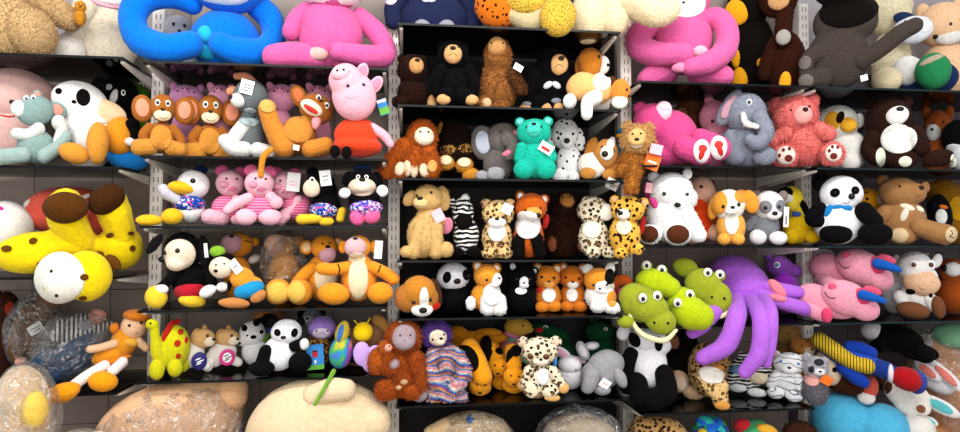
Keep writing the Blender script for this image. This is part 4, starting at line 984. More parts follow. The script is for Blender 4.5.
plush('plush_lion', 'shaggy tan lion cub with an orange tag, right of the beagle puppy', 'lion', .06, '3c', '#b3742e',
      [(633, 164, 13, 14)], head=[(638, 143, 16, 15)], hc='#d3a66a', patches=[('face', '#e2b678', 637, 142, 9, 9, 0)], muz=(637, 148, 6.5, 5), mc='#f1e6d4', nose=(637, 145, 2.6), eyes=[(633, 139), (641, 139)], er=1.2, ears=[(628, 129, 5, 5), (649, 131, 5, 5)], legs=[(625, 174, 9, 7), [(634, 174, 7, -14), (632, 186, 5.5, -22), (631, 193, 6, -24)]], fuzz=3, tag=[('cardor', 652, 166, 15, 15, 20, [(0, 0, 9, 2, 'card')]), ('cardpink', 656, 154, 12, 10, 15)], base=181)
plush('plush_bird', 'teal and coral bird toy peeping above the lion cub', 'bird', .25, '3c', '#2a8fb4',
      [(626, 152, 11, 26)], head=[(626, 122, 9, 9)], ex=[('crown_patch', '#e07a64', 'p', [(630, 115, 6, 4)])], eyes=[(622, 122)], er=1.1, muz=(620, 125, 4, 3), mc='#e8a23c', base=179)
# --- right of the middle, third shelf
plush('plush_bear', 'tall white bear in a pink ribbon, seated left of the toy in orange trousers', 'bear', .11, '4c', '#f3f2f2',
      [(670, 216, 24, 30)], head=[(672, 191, 22, 21), (684, 198, 14, 13)], ears=[(654, 174, 6, 6), (688, 172, 5, 6)], muz=(681, 203, 10, 9), mc='#f6f5f4', nose=(678, 206, 3.4, 2.8), eyes=[(665, 194), (687, 195)], er=2.1, arms=[[(686, 214, 9), (692, 226, 9), (698, 238, 8)]], legs=[(650, 237, 13, 11), (678, 237, 14, 12)], pads=[(650, 237, 9, 9), (678, 237, 11, 10)], pc='#5e3420', ex=[('ribbon', '#dc4a92', 's', [(650, 194, 5, 14, -22, None, 3), (656, 205, 4, 9, -35, None, 3)])], tag=[('cardpink', 650, 187, 7, 11, 8)], fuzz=1, base=246)
plush('plush_doll', 'bald pink toy in orange trousers with a red nose behind the puppy', 'doll', .24, '4c', '#d9812c',
      [(700, 224, 18, 23)], head=[(701, 194, 15, 15)], hc='#e8b8a0', muz=(692, 195, 3.6, 3.6), mc='#dc4070', ex=[('trousers', '#e2501c', 's', [(700, 224, 12, 22, 0, None, 6)]), ('button', '#e8a83c', 'b', [(698, 217, 1.6)])], eyes=[(702, 190)], er=1.7, ears=[(712, 188, 4, 6)], ec='#6a3422', legs=[(692, 240, 10, 8), (715, 236, 10, 9)], lc='#f0c0a4', base=246)
plush('plush_dog', 'yellow-orange and white puppy with big bead eyes, right of the tall white bear', 'dog', .12, '4c', '#eeae52',
      [(731, 228, 15, 18)], head=[(729, 206, 17, 16)], hc='#f4ede0', ears=[(714, 208, 6, 13, 12), (751, 203, 8, 12, -18)], ec='#e49c3c', patches=[('orange_eye_patch', '#e8a040', 719, 204, 9, 12, 5), ('orange_ear_patch', '#e8a040', 742, 197, 7, 7, 0), ('chest', '#f5efe4', 732, 224, 7, 12, 0)], muz=(731, 211, 7, 5.5), mc='#f8f4ec', nose=(733, 209, 2.4), eyes=[(724, 208), (739, 206)], er=2, mouth=[(730, 215), (733, 216), (736, 215)], legs=[(724, 240, 7, 6), (738, 240, 7, 6)], base=246)
plush('plush_badger', 'white and grey raccoon-eyed puppy sitting right of the yellow-orange puppy', 'badger', .12, '4c', '#85868c',
      [(764, 228, 16, 17)], head=[(769, 208, 16, 16)], hc='#ece9e6', ears=[(757, 196, 6, 5, -20), (783, 198, 5, 6, 20)], ec='#8a7c78', patches=[('eye_ring', '#8e8b92', 766, 209, 6.5, 6.5, 0), ('eye_ring', '#8e8b92', 781, 208, 5, 6, 0)], muz=(774, 216, 8, 6), mc='#f4f1ee', nose=(775, 215.5, 3), eyes=[(766, 210), (779, 209)], er=2, arms=[[(754, 222, 6), (748, 228, 6)]], legs=[(758, 239, 9, 8), (778, 240, 9, 7)], lc='#f0eeec', tag=[('card', 786, 219, 5, 20, 3, [(0, 3, 1.4, 9, 'ink')])], base=246)
plush('plush_parrot', 'yellow and black parrot at the right end of the puppy shelf', 'parrot', .19, '4c', '#ecc21c',
      [(798, 230, 16, 16)], head=[(791, 200, 14, 14), (798, 212, 9, 13)], hc='#ecd234', patches=[('black_cap', '#14110f', 786, 193, 8, 6, 0), ('white_cheek', '#f0eee6', 787, 199, 7, 5, 0)], eyes=[(786, 195)], er=1.7, ew=2.8, legs=[(792, 238, 8, 8), (812, 238, 8, 7)], ex=[('scarf', '#4a68b8', 's', [(797, 215, 5, 3)]), ('wing', '#15110f', 's', [(804, 208, 4, 12, -30)])], muz=(793, 205, 6, 7), mc='#f0d84a', base=246)
# --- far right, third shelf
plush('plush_panda', 'large black and white panda with a blue ribbon bow at the right', 'panda', .14, '5c', '#efeef2',
      [(838, 222, 26, 25)], head=[(842, 196, 22, 19)], ears=[(822, 183, 10, 9, -20), (860, 180, 5, 5)], ec='#121014', patches=[('eye_patch', '#121014', 836, 195, 5, 4.4, -20), ('eye_patch', '#121014', 856, 193, 4, 4, 0)], nose=(852, 199, 3.6, 3.2), eyes=[(836, 195), (856, 193)], er=1.3, mouth=[(844, 205), (848, 206), (851, 203)],
      ex=[('ribbon_bow', '#2a8ac8', 's', [(838, 209, 7, 2.6, -10), (847, 210, 6, 3.4, 10), (829, 213, 4, 7, 30)])], arms=[[(820, 212, 9), (813, 220, 9), (820, 222, 8)], [(864, 214, 10), (874, 224, 9)]], ac='#121014', legs=[(836, 236, 17, 10), (874, 236, 17, 11)], lc='#121014', base=246)
plush('plush_tiger', 'small orange striped tiger peeping between the large panda and the ribbon bear', 'tiger', .28, '5c', 'tiger',
      [(868, 222, 14, 25)], head=[(867, 202, 16, 13)], hc='#f0a822', ears=[(860, 189, 4, 4), (884, 194, 4, 4)], muz=(881, 201, 6, 6), mc='#e8e4d8', eyes=[(868, 201)], er=1.8, ex=[('stripe', 'thread', 'l', [(861, 208), (864, 209), (868, 209)], .8), ('stripe', 'thread', 'l', [(863, 194), (866, 195), (869, 194)], .8)], base=246)
plush('plush_bear', 'tan velvet bear with a cream ribbon scarf at the right end of the third shelf', 'bear', .12, '5c', '#a97e52',
      [(902, 222, 26, 25)], head=[(900, 192, 22, 17, 5), (912, 193, 16, 12)], ears=[(884, 178, 7, 6), (926, 187, 5, 6)], nose=(922, 188, 3, 2.4), eyes=[(901, 186)], er=1.5, mouth=[(916, 198), (921, 196), (925, 194)], arms=[[(886, 214, 10), (878, 222, 9), (880, 230, 8)]], legs=[(902, 237, 15, 10), [(918, 228, 10), (936, 234, 11), (944, 236, 11)]], pads=[(900, 237, 9, 8), (949, 236, 6, 8, 10)], pc='#d9c09a',
      ex=[('ribbon_scarf', '#efe6d2', 's', [(908, 208, 8, 3.6, 20, None, 3), (905, 216, 4, 9, 22, None, 3), (920, 210, 5, 3, 30, None, 3)]), ('paw_stitch', 'thread', 'l', [(948, 232), (950, 235), (947, 238), (951, 239)], .6)], base=246)
plush('plush_bear', 'golden brown fluffy bear behind the tan velvet bear at the right edge', 'bear', .31, '5c', '#a8761c',
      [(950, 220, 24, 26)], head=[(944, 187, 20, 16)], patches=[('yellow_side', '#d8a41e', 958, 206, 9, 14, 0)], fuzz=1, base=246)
plush('plush_penguin', 'small black penguin with an orange beak in front of the golden brown bear', 'penguin', .20, '5c', '#16141a',
      [(940, 220, 13, 26)], head=[(937, 207, 10, 9)], belly=(942, 218, 6, 8), bc='#eaeae6', ex=[('beak', '#f0842c', 's', [(944, 208, 5, 2.2, 15)])], eyes=[(935, 205)], er=1.1, base=246)

# ================================================================== FOURTH SHELVES
# --- bay two
plush('plush_dog', 'large floppy-eared black dog with a cream face, red shorts and yellow feet', 'dog', .11, '2d', '#131114',
      [(191, 280, 20, 20)], head=[(182, 248, 20, 20)], patches=[('face', '#f0dcc6', 179, 251, 16, 16, 15)], muz=(176, 260, 10, 8), mc='#f3e2cc', nose=(164, 256, 6, 3.6), eyes=[(165, 249), (177, 247)], er=2.6, mouth=[(178, 268), (184, 266), (189, 258)], ears=[(155, 240, 5, 12, 35, -16), (204, 250, 7, 19, -10, -12)], ec='#1d1a1d',
      ex=[('shorts', '#c22838', 'e', [(191, 288, 18, 13, 0, -2, 17)])], arms=[[(174, 272, 6), (166, 280, 5), (162, 284, 5)], [(206, 272, 7), (212, 282, 6)]], hands=[(162, 286, 7, 5)], hnc='#f2f0ec', legs=[(157, 294, 11, 12, -20), (192, 299, 14, 7, 8)], lc='#f0cc3c', footn='foot', tag=[('card', 205, 247, 4, 15, -6)], base=308)
plush('plush_dog', 'small black-eared dog in an orange shirt, blue shorts and green cap', 'dog', .08, '2d', '#e8a03a',
      [(242, 280, 14, 12, 30), (250, 286, 13, 9)], head=[(221, 268, 12, 11)], hc='#f1dfc6', ears=[(212, 274, 5, 11, 15), (222, 259, 12, 4, -10)], ec='#141114', ex=[('cap', '#8ab838', 's', [(217, 252, 8, 6, 0, None, 6)]), ('shorts', '#2a9ad0', 's', [(249, 291, 16, 9, -15, None, 10)]), ('brace', '#141114', 's', [(230, 284, 2.4, 9, 10, None, 3)])], hands=[(208, 292, 9, 6, -30), (222, 288, 6, 5)], hnc='#f0eeea', legs=[(234, 304, 16, 5.5, 6), (258, 298, 9, 6, -30)], lc='#c98a52', footn='shoe', tag=[('card', 235, 267, 9, 15, -38, [(0, 0, 5, 1, 'ink')])], nose=(216, 271, 2.4), eyes=[(216, 265), (224, 264)], er=1, base=309)
OR = '#e89a2e'
plush('plush_bear', 'orange bear with a pink-lilac muzzle behind the small dog in blue shorts', 'bear', .28, '2d', OR,
      [(238, 280, 14, 26)], head=[(238, 241, 15, 14)], ears=[(254, 238, 5, 5)], muz=(231, 240, 11, 11), mc='#d8a8b4', ex=[('chin_seam', 'thread', 'l', [(222, 245), (230, 247), (239, 245)]), ('brow', 'thread', 'l', [(244, 236), (248, 238), (252, 238)], .7)], hands=[(254, 258, 7, 5, -30)], hnc='#efe8e2', nose=(231, 232, 2.4, 1.8), base=308)
t = plush('plush_bear', 'orange bear wrapped in a clear plastic bag at the back of the fourth shelf', 'bear', .27, '2d', '#e0a04a',
      [(284, 278, 17, 28)], head=[(279, 245, 15, 14)], ears=[(298, 240, 6, 6)], muz=(275, 243, 11, 11), mc='#d8b098', ex=[('chin_seam', 'thread', 'l', [(266, 246), (275, 249), (284, 246)])], base=308)
bag(t, 284, 262, 25, 34, -4, 22)
plush('plush_bear', 'orange bear showing round yellow soles, left of the largest orange bear', 'bear', .16, '2d', OR,
      [(322, 274, 17, 26)], head=[(324, 240, 14, 14)], ears=[(306, 240, 7, 8, 0), (338, 234, 5, 5)], ei='#f0d2a0', muz=(327, 248, 9, 9), mc='#d9a9b4', nose=(327, 239, 2.8, 2), eyes=[(322, 236), (329, 235)], er=1.2, belly=(326, 274, 12, 18), bc='#f0dcb8', arms=[[(312, 262, 7), (304, 270, 7), (297, 280, 7)]], legs=[(279, 287, 13, 14, 0, -20), (300, 288, 13, 14, 0, -20)], pads=[(279, 287, 10.5, 11.5), (297, 287, 9, 12)], pc='#eebf5c',
      ex=[('chin_seam', 'thread', 'l', [(319, 250), (327, 252), (335, 250)])], base=307)
plush('plush_bear', 'largest orange bear spreading its arms, with a long cream belly, by the white upright', 'bear', .09, '2d', OR,
      [(359, 274, 18, 26)], head=[(358, 240, 13, 13)], ears=[(343, 240, 5, 7), (374, 240, 5, 7)], muz=(355, 240, 11, 11), mc='#dbb4b8', mouth=[(345, 244), (354, 247), (364, 245)], patches=[('chin', '#f0dcbc', 357, 252, 9, 6, 0)], belly=(358, 274, 10, 23), bc='#f0dcb8', arms=[[(346, 262, 7), (334, 264, 7), (323, 263, 7)], [(372, 262, 7), (384, 268, 7), (393, 275, 7)]], legs=[(334, 290, 16, 12, 10), (380, 290, 13, 12, -10)], tag=[('card', 378, 243, 8, 20, 4)], ex=[('arm_stripe', 'thread', 'l', [(338, 258), (340, 263), (339, 269)], .8), ('arm_stripe', 'thread', 'l', [(380, 260), (378, 266), (374, 271)], .8)], nose=(355, 231, 2.6, 1.8), base=309)
# --- middle bay, fourth shelf
plush('plush_dog', 'tall cream-tan labrador sitting at the left end of the middle fourth shelf', 'dog', .12, '3d', '#d8b478',
      [(424, 236, 17, 23), (430, 220, 15, 16)], head=[(428, 198, 15, 14), (424, 202, 11, 9)], ears=[(410, 198, 6, 9, 35), (443, 198, 7, 13, -8)], muz=(421, 203, 8, 6), mc='#e2c48c', nose=(420, 199, 3.2, 2.2), eyes=[(417, 196), (431, 193)], er=1.4, arms=[[(420, 228, 7), (416, 242, 7), (414, 253, 7)], [(436, 228, 7), (436, 242, 7), (436, 253, 7)]], legs=[(408, 252, 8, 6), (446, 250, 7, 8)], mouth=[(416, 206), (421, 207), (427, 205)], tag=[('cardpink', 438, 216, 11, 13, -28, [(0, 2, 6, 2, 'card')])], ex=[('bow', '#d8889c', 's', [(447, 226, 6, 9, 15, None, 3)])], fuzz=1, base=260)
plush('plush_zebra', 'small zebra with a black muzzle beside the labrador', 'zebra', .15, '3d', 'zebra',
      [(466, 236, 13, 19)], head=[(463, 212, 11, 16)], ears=[(452, 202, 4, 6, -20), (466, 198, 4, 6, 15)], muz=(464, 221, 8.5, 9), mc='#15110f', eyes=[(457, 209), (469, 208)], er=1.3, legs=[(456, 253, 8, 6), (474, 253, 8, 6)], lc='#131110', footn='hoof', ex=[('mane', '#f2f0ee', 's', [(465, 197, 4, 4)])], base=260)
def cub(lb, hx, hy, bx, by, w, c, Y, muz, eyes, nose, feet, fc='#e0c08a', sh='3d', base=260, ears=None, **k):
    plush('plush_leopard', lb, 'leopard', Y, sh, c, [(bx, by, w, 21)], head=[(hx, hy, w*1.05, 14)], ears=ears or [(hx-w*.8, hy-10, 5, 5), (hx+w*.8, hy-10, 5, 5)], ei='#e0b48c', muz=muz, mc='#f2eadc', eyes=eyes, er=1.6, nose=nose, legs=[(f[0], f[1], 7, 6) for f in feet], lc=c, footn='paw', fuzz=1, group='spotted cubs in the middle bay', base=base, **k)
cub('leopard cub with a white tag on its ear, between the zebra and the fox', 498, 213, 497, 238, 15, 'leo', .13, (497, 222, 9, 6), [(491, 217), (503, 217)], (497, 219, 2.4), [(489, 253), (505, 253)], belly=(497, 232, 9, 10), bc='#eceae6', tag=[('card', 507, 209, 10, 10, 25)])
plush('plush_fox', 'orange fox with a broad white bib and black legs beside the leopard cub', 'fox', .13, '3d', '#c8641c',
      [(529, 238, 15, 21)], head=[(531, 208, 16, 15)], ears=[(521, 197, 5, 7, -15), (544, 200, 5, 6, 20)], ei='#f0ece6', muz=(533, 214, 9, 7), mc='#e8a050', nose=(538, 216, 3, 2.6), eyes=[(526, 211), (540, 209)], er=1.2, patches=[('white_bib', '#ece9e6', 528, 226, 13, 14, 0), ('white_cheek', '#ece9e6', 523, 217, 6, 5, 0)], legs=[[(520, 240, 6), (519, 254, 6)], [(536, 240, 7), (540, 254, 6)]], lc='#15110f', ex=[('ribbon', '#b02a20', 's', [(546, 222, 3, 8, 10)])], fuzz=1, base=260)
plush('plush_gorilla', 'shaggy dark brown ape with a tan muzzle beside the orange fox', 'gorilla', .16, '3d', '#3c2216',
      [(562, 234, 16, 25)], head=[(565, 205, 13, 14)], patches=[('face', '#c88a44', 567, 200, 7, 7, 0)], muz=(568, 202, 7, 6), mc='#cf9048', eyes=[(563, 197), (570, 197)], er=1, hands=[(552, 245, 5, 9), (582, 247, 5, 7)], hnc='#8a5038', arms=[[(550, 222, 6), (549, 236, 6), (552, 246, 5)], [(574, 222, 6), (579, 236, 6), (581, 246, 5)]], fuzz=3, base=260)
cub('pale leopard cub with a big peach muzzle turned to the right', 593, 210, 594, 238, 15, 'leow', .13, (606, 212, 9, 9), [(598, 211)], (612, 208, 2.2), [(593, 253), (609, 253)], belly=(592, 230, 10, 9), bc='#efe8dc', ears=[(588, 200, 6, 5, 0)])
cub('yellow leopard cub with a red ribbon and paws hanging over the shelf edge', 628, 212, 625, 238, 16, 'leoy', .05, (624, 217, 7, 6), [(619, 214), (630, 214)], (621, 216, 3), [(621, 256), (637, 252)], belly=(624, 230, 8, 8), bc='#eee2c4', ears=[(615, 202, 5, 5), (644, 206, 5, 6)], ex=[('ribbon', '#a82a22', 's', [(643, 228, 3, 10, 10)])])
# --- right of the middle: frogs, octopus
LM = '#b8c81e'; OL = '#9fa832'
def frog(lb, c, prims, eyes, nos, Y, base, belly, mouth=(), legs=(), hd=0, gp=None):
    plush('plush_crocodile', lb, 'crocodile', Y, '4d', c, belly, head=prims, hd=hd, ex=[('eye_bulge', c, 's', [(x, y+1, 6, 6, 0, None, 6) for (x, y) in eyes]), ('nostril', 'thread', 'b', [(x, y, 1.4) for (x, y) in nos])], eyes=(), mouth=mouth, legs=legs, base=base, group='green crocodiles on the fourth shelf')
    return None
def croc(lb, c, Y, body, head, eyes, nos, lip, legs=(), lipc='#e9e2b4'):
    t = plush('plush_crocodile', lb, 'crocodile', Y, '4d', c, body, head=head, hd=-8, legs=legs, group='green crocodiles on the fourth shelf', base=323,
              ex=[('jaw_lining', lipc, 'e', lip)] if lip else ())
    for (x, y) in eyes:
        d, own = t.owner(x, y)
        o = t.solid('eye_socket', c, [dict(x=x, y=y+1, rx=6, ry=6, rot=0, d=(d or -8)+3, rd=6)], own)
        t.bead('eye_white', '#f6f4ee', x, y-.5, 4.4, 4.6, 0, own, .2, .6)
        t.solid('eye', 'bead', [dict(x=x+.4, y=y, rx=2, ry=2.2, rot=0, d=(d or -8)-5.0, rd=1.4)], own, 0, False, 0)
    for (x, y) in nos: t.bead('nostril', 'thread', x, y, 1.4)
    return t
croc('lime crocodile head on top of the pile, beside the spotted calico cat', LM, .11, [(652, 292, 13, 14)], [(656, 278, 21, 14, 10), (668, 282, 13, 11)], [(647, 261), (662, 265)], [], [])
croc('olive crocodile with an open white-lined jaw at the lower left of the pile', OL, .03, [(640, 306, 20, 18), (634, 300, 16, 14)], [(648, 308, 21, 15, 10), (660, 320, 16, 13, 20)], [(643, 299), (657, 297)], [(654, 321), (667, 321)], [[(630, 316, 2, -10), (637, 328, 2.6, -13), (648, 335, 2.8, -15), (664, 337, 2.8, -16), (675, 328, 2, -13)]], [(626, 322, 9, 6)])
croc('olive crocodile resting its long snout on the pile, left of the octopus', OL, .13, [(696, 299, 14, 22), (686, 266, 14, 10, 20)], [(704, 284, 20, 18, 40), (716, 296, 16, 18, 10)], [(708, 270), (720, 272)], [(712, 294), (724, 295)], [[(686, 290, 2, -10), (692, 301, 2.6, -13), (704, 310, 2.8, -15), (720, 313, 2.8, -16), (731, 306, 2, -13)]])
croc('lime crocodile with a smooth snout at the bottom of the pile, left of the octopus', LM, .04, [(682, 306, 16, 17)], [(690, 314, 20, 17, 15), (700, 317, 14, 14)], [(678, 304), (690, 296)], [], [])
PU = '#b870dc'
plush('plush_octopus', 'big purple octopus with tentacles hanging over the shelf edge', 'octopus', .225, '4d', PU,
      [(743, 293, 28, 28, 0, 0, 24), (734, 278, 27, 20, 0, 4, 20)], legs=[[(722, 300, 9, -14), (717, 311, 9, -56), (706, 326, 8, -66), (696, 334, 7, -66)], [(736, 306, 10, -24), (737, 317, 10, -62), (727, 344, 10, -70), (706, 358, 8, -70)], [(752, 306, 9, -22), (759, 317, 9, -62), (757, 348, 9, -70), (744, 369, 7, -70)], [(763, 303, 8, -18), (768, 313, 7, -60), (767, 340, 6, -66), (763, 360, 5, -66)], [(762, 300, 9, -14), (780, 306, 8, -16), (798, 311, 8, -12), (801, 314, 7, -8)], [(764, 290, 8, -10), (782, 294, 8, -8), (796, 296, 7, -4)]], ex=[('coral_web', '#ea8c9a', 's', [(776, 292, 6, 12, -40)]), ('coral_web', '#ea8c9a', 's', [(776, 301, 9, 4, 12)])], footn='tentacle', base=322, cx=742)
plush('plush_unicorn', 'purple seahorse-like pony standing behind the octopus', 'pony', .30, '4d', '#9858bc',
      [(786, 294, 15, 27)], head=[(780, 266, 14, 12), (792, 270, 11, 8, 10)], belly=(785, 286, 9, 13), bc='#a63cc8', ears=[(770, 256, 4, 7, -20)], eyes=[(778, 264)], er=2.2, ew=3.4, eb='beadblue', nose=(800, 268, .9), base=324)
# --- far right: unicorns and cow
UP = '#eca2b4'
def uni(lb, hx, hy, Y, body, hoof, base):
    t = plush('plush_unicorn', lb, 'unicorn', Y, '5d', UP, body, head=[(hx, hy, 28, 18, 22), (hx+20, hy+10, 18, 14, 20)], hd=-8,
          ears=[(hx+2, hy-15, 7, 5, 35)], ec='#e06c84', ex=[('closed_eye', 'thread', 'l', [(hx-14, hy-2), (hx-11, hy+1), (hx-7, hy+2), (hx-4, hy+1)], .6), ('pink_mane', '#e04c78', 's', [(hx+20, hy-2, 9, 9, 0, None, 8)]), ('blue_horn', '#1f62b8', 'e', [[(hx+20, hy-4, 6, -24), (hx+30, hy-2, 5, -26), (hx+41, hy+1, 3, -28)]])], legs=[[(hx-22, hy+14, 9, -10), (hx-10, hy+18, 9, -14), (hx-6, hy+19, 9, -16)]], base=base)
    t.solid('hoof', '#e4587c', [dict(x=hoof[0], y=hoof[1], rx=6, ry=7.5, rot=0, d=-27, rd=8)])
    return t
uni('pink sleeping unicorn with a blue horn lying on top of the other unicorn', 854, 266, .12, [(830, 276, 22, 18, 10), (858, 280, 26, 14, 15)], (840, 286), 322) if False else None
def unicorn(lb, ox, oy, Y, sh, base, ld=-8):
    X = lambda *p: (p[0]+ox, p[1]+oy)+tuple(p[2:])
    return plush('plush_unicorn', lb, 'unicorn', Y, sh, UP, [X(828, 268, 20, 15, 10), X(846, 276, 26, 13, 12)], head=[X(860, 267, 26, 18, 20, -8, 16), X(876, 276, 17, 13, 20, -8, 13)], ears=[X(848, 256, 6, 4, 40, -18), X(886, 258, 9, 4, 20, -8)], ec='#e0627e',
        ex=[('closed_eye', 'thread', 'l', [X(839, 261), X(842, 265), X(846, 267), X(850, 266)], .6), ('pink_mane', '#df4c78', 's', [X(876, 264, 9, 9, 0, None, 8)]), ('blue_horn', '#1f62b8', 'e', [[X(876, 262, 5.5, -24), X(885, 264, 4.6, -27), X(895, 267, 3, -28)]]), ('hoof', '#e2507a', 's', [X(841, 285, 6, 8, 0, None, 7)])], legs=[[X(822, 280, 8, -8), X(832, 284, 8, ld-6), X(838, 285, 8, ld-10)]], group='sleeping pink unicorns', base=base)
unicorn('pink sleeping unicorn with a blue horn lying on top of the other unicorn', 0, 0, .17, None, 300, -26)
unicorn('pink sleeping unicorn with a blue horn underneath the other unicorn', -14, 32, .13, '5d', 324)
plush('plush_cow', 'white long-faced cow with big brown hooves at the right end of the fourth shelf', 'cow', .13, '5d', '#ece9e6',
      [(916, 296, 17, 20)], head=[(916, 264, 19, 18), (922, 274, 17, 13)], muz=(922, 279, 19, 14, 8), mc='#e4bc9c', ears=[(898, 256, 4, 6, -10), (938, 256, 5, 8, 20)], eyes=[(915, 260), (932, 260)], er=2.6, ew=4.6, eb='beadbrown', mouth=[(918, 281), (924, 286), (934, 277)], arms=[[(900, 296, 8), (904, 302, 7)], [(930, 296, 7), (934, 304, 7)]], patches=[('black_patch', '#15110f', 911, 289, 5, 3, 0), ('black_patch', '#15110f', 931, 292, 2, 2, 0)], legs=[(913, 308, 17, 9, 6, -22), (938, 304, 7, 12, -10, -14)], lc='#7a5034', footn='hoof', ex=[('halter', '#b0a8a4', 'l', [(900, 256), (912, 250), (930, 249)], 1)], base=320)
plush('plush_lamb', 'small white sleeping lamb between the unicorns and the long-faced cow', 'lamb', .24, '5d', '#eeeceb',
      [(894, 294, 14, 26)], head=[(894, 277, 13, 12)], mouth=[(893, 276), (897, 277), (900, 275)], ears=[(898, 262, 6, 4, -20)], ec='#7c7c82', base=322)
plush('plush_cushion', 'rolled white cushion behind the unicorns by the post', 'cushion', .31, '5d', '#ece6e6',
      [(822, 294, 12, 28), (823, 256, 13, 10)], base=322)
plush('plush_dog', 'brown dog with a white snout cropped at the right edge of the fourth shelf', 'dog', .20, '5d', '#a6541e',
      [(954, 296, 20, 22)], head=[(952, 270, 15, 14)], muz=(954, 268, 9, 8), mc='#eceae8', nose=(946, 267, 4, 3.4), ears=[(940, 258, 5, 8)], ec='#5a3018', base=320)

# ================================================================== LOWER SHELVES
# --- far left bay
plush('rag_doll', 'orange-haired rag doll in an orange dress and big orange shoes', 'doll', .10, '1d', '#e2982c',
      [(124, 344, 15, 18, 25), (112, 356, 22, 12, -20)], head=[(133, 328, 14, 15)], hc='#eec4a0', arms=[[(114, 344, 5, -8), (100, 347, 4.5, -10), (90, 348, 4.5, -10)], [(138, 344, 5, -8), (146, 352, 4.5, -8)]], ac='#eac09c', legs=[[(104, 366, 6, -14), (88, 374, 6, -18), (76, 382, 6, -20)], [(122, 364, 6, -14), (112, 372, 6, -18)]], lc='#efe6e0',
      ex=[('shoe', '#f0a41e', 'E', [(66, 387, 17, 10, -15, -28, 10), (103, 381, 15, 11, 15, -22, 10)]), ('hair', '#d8842a', 'e', [(136, 316, 15, 7, 10, -4, 14), (113, 328, 5, 6, 0, -4), (143, 322, 4, 8, -20, -4)]), ('dress_frill', '#d88420', 's', [(112, 364, 20, 4, -14, None, 5)]), ('collar', '#e8b048', 's', [(130, 344, 9, 5, 10, None, 5)])], eyes=[(128, 325), (140, 323)], er=1.7, mouth=[(128, 333), (133, 335), (138, 333)], tag=[], base=394, cx=110)
t = plush('plush_doll', 'doll in a striped shirt and blue jeans lying in clear plastic behind the rag doll', 'doll', .22, '1d', 'navystr',
      [(76, 330, 22, 17, -20)], head=[(96, 316, 10, 9)], hc='#e6a898', legs=[[(84, 346, 14, -6), (66, 356, 13, -10), (44, 362, 12, -10)], [(90, 356, 12, -8), (72, 368, 12, -12), (52, 378, 11, -12)]], lc='jean', arms=[[(60, 322, 6), (56, 336, 6)], [(98, 330, 6), (108, 326, 5)]], ex=[('chest_print', '#a8a8b0', 'p', [(84, 324, 8, 6)])], base=392)
bag(t, 76, 350, 44, 40, -6, 24, -25)
t = plush('plush_bear', 'brown coated bear in clear plastic with a white tag, left of the striped doll', 'bear', .27, '1d', '#6e4a22',
      [(34, 330, 24, 34, 10)], head=[(48, 298, 15, 14)], hc='#8a6a50', arms=[[(18, 322, 8), (14, 344, 8), (18, 360, 7)]], tag=[('card', 34, 327, 15, 11, -30, [(0, -1, 10, 1, 'ink'), (0, 2, 8, 1, 'ink')])], hands=[(20, 362, 6, 5)], hnc='#d8a090', base=392)
bag(t, 34, 334, 32, 44, -4, 24)
plush('plush_dog', 'dark rust dog toy at the far left edge of the lowest shelf', 'dog', .30, '1d', '#4a2a20',
      [(2, 350, 16, 36)], head=[(4, 303, 13, 16)], patches=[('red_cheek', '#b0402c', 8, 306, 5, 8, 0)], eyes=[(2, 298)], ears=[(-6, 296, 6, 12, 10)], base=392)
# --- bay two, fifth shelf
plush('plush_dinosaur', 'yellow-green long-necked dinosaur with red spots at the left of the fifth shelf', 'dinosaur', .07, '2e', '#cfc81e',
      [(174, 346, 17, 21), [(154, 325, 5, -8), (155, 336, 5.5, -8), (158, 350, 8, -6), (165, 358, 10, 0)]], head=[(152, 323, 7, 5.5, 15, -9)], legs=[(157, 364, 8, 10), (175, 364, 8, 9), (184, 362, 6, 10, 0, 4)], ex=[('back_plates', '#b8281c', 's', [(166, 332, 3.4, 13, 25), (173, 324, 8, 3, -20)])], patches=[('red_spot', '#b8341c', 177, 341, 3.4, 3, 0), ('red_spot', '#b8341c', 186, 339, 2, 3, 0), ('red_spot', '#b8341c', 178, 353, 2.6, 2.6, 0), ('red_spot', '#b8341c', 180, 331, 3, 2.4, 0)], eyes=[(150, 321)], er=1.1, mouth=[(147, 325), (150, 326)], tail=('#cfc81e', [(186, 356, 5, 8), (190, 366, 3, 10)]), base=374)
def pup(lb, hx, hy, bx, by, badge):
    t = plush('plush_dog', lb, 'dog', .11, '2e', '#ece4da', [(bx, by, 15, 13, -20), (bx-8, by+6, 10, 10)], head=[(hx, hy, 12, 10)], hc='#d9ae78', ears=[(hx-8, hy-2, 5, 9, 20), (hx+1, hy-9, 3, 5, 0)], ec='#cfa066', muz=(hx+6, hy+3, 6, 5), mc='#eedcc4', nose=(hx+10, hy+1, 2), eyes=[(hx+4, hy-3)], er=1.6,
              legs=[[(bx-12, by+8, 5), (bx-14, by+14, 5)], [(bx+8, by+6, 6), (bx+16, by+11, 5)]], group='small pale puppies with round badges', base=374)
    x, y, mat, rim = badge
    d, own = t.owner(x, y)
    b = t.solid('badge', rim, [dict(x=x, y=y, rx=8, ry=9, rot=0, d=d-1, rd=1.2)], None, 0, False, 0)
    t.solid('badge_face', mat, [dict(x=x, y=y, rx=6.6 if rim == 'cardpurp' else 4.8, ry=7.4 if rim == 'cardpurp' else 5.6, rot=0, d=d-1.7, rd=1.0)], b, 0, False, 0)
    for k, (dx, dy, w) in enumerate([(-1.2, -2.2, 3.2), (1, 0, 4), (-.4, 2.4, 3)]):
        t.solid('badge_print', 'card' if rim == 'cardpurp' else 'ink', [dict(x=x+dx, y=y+dy, rx=w, ry=.7, rot=-18, d=d-2.7, rd=.3)], b, 0, False, 0)
pup('small pale puppy with a round purple badge', 203, 343, 190, 359, (199, 364, 'cardpurp', 'cardpurp'))
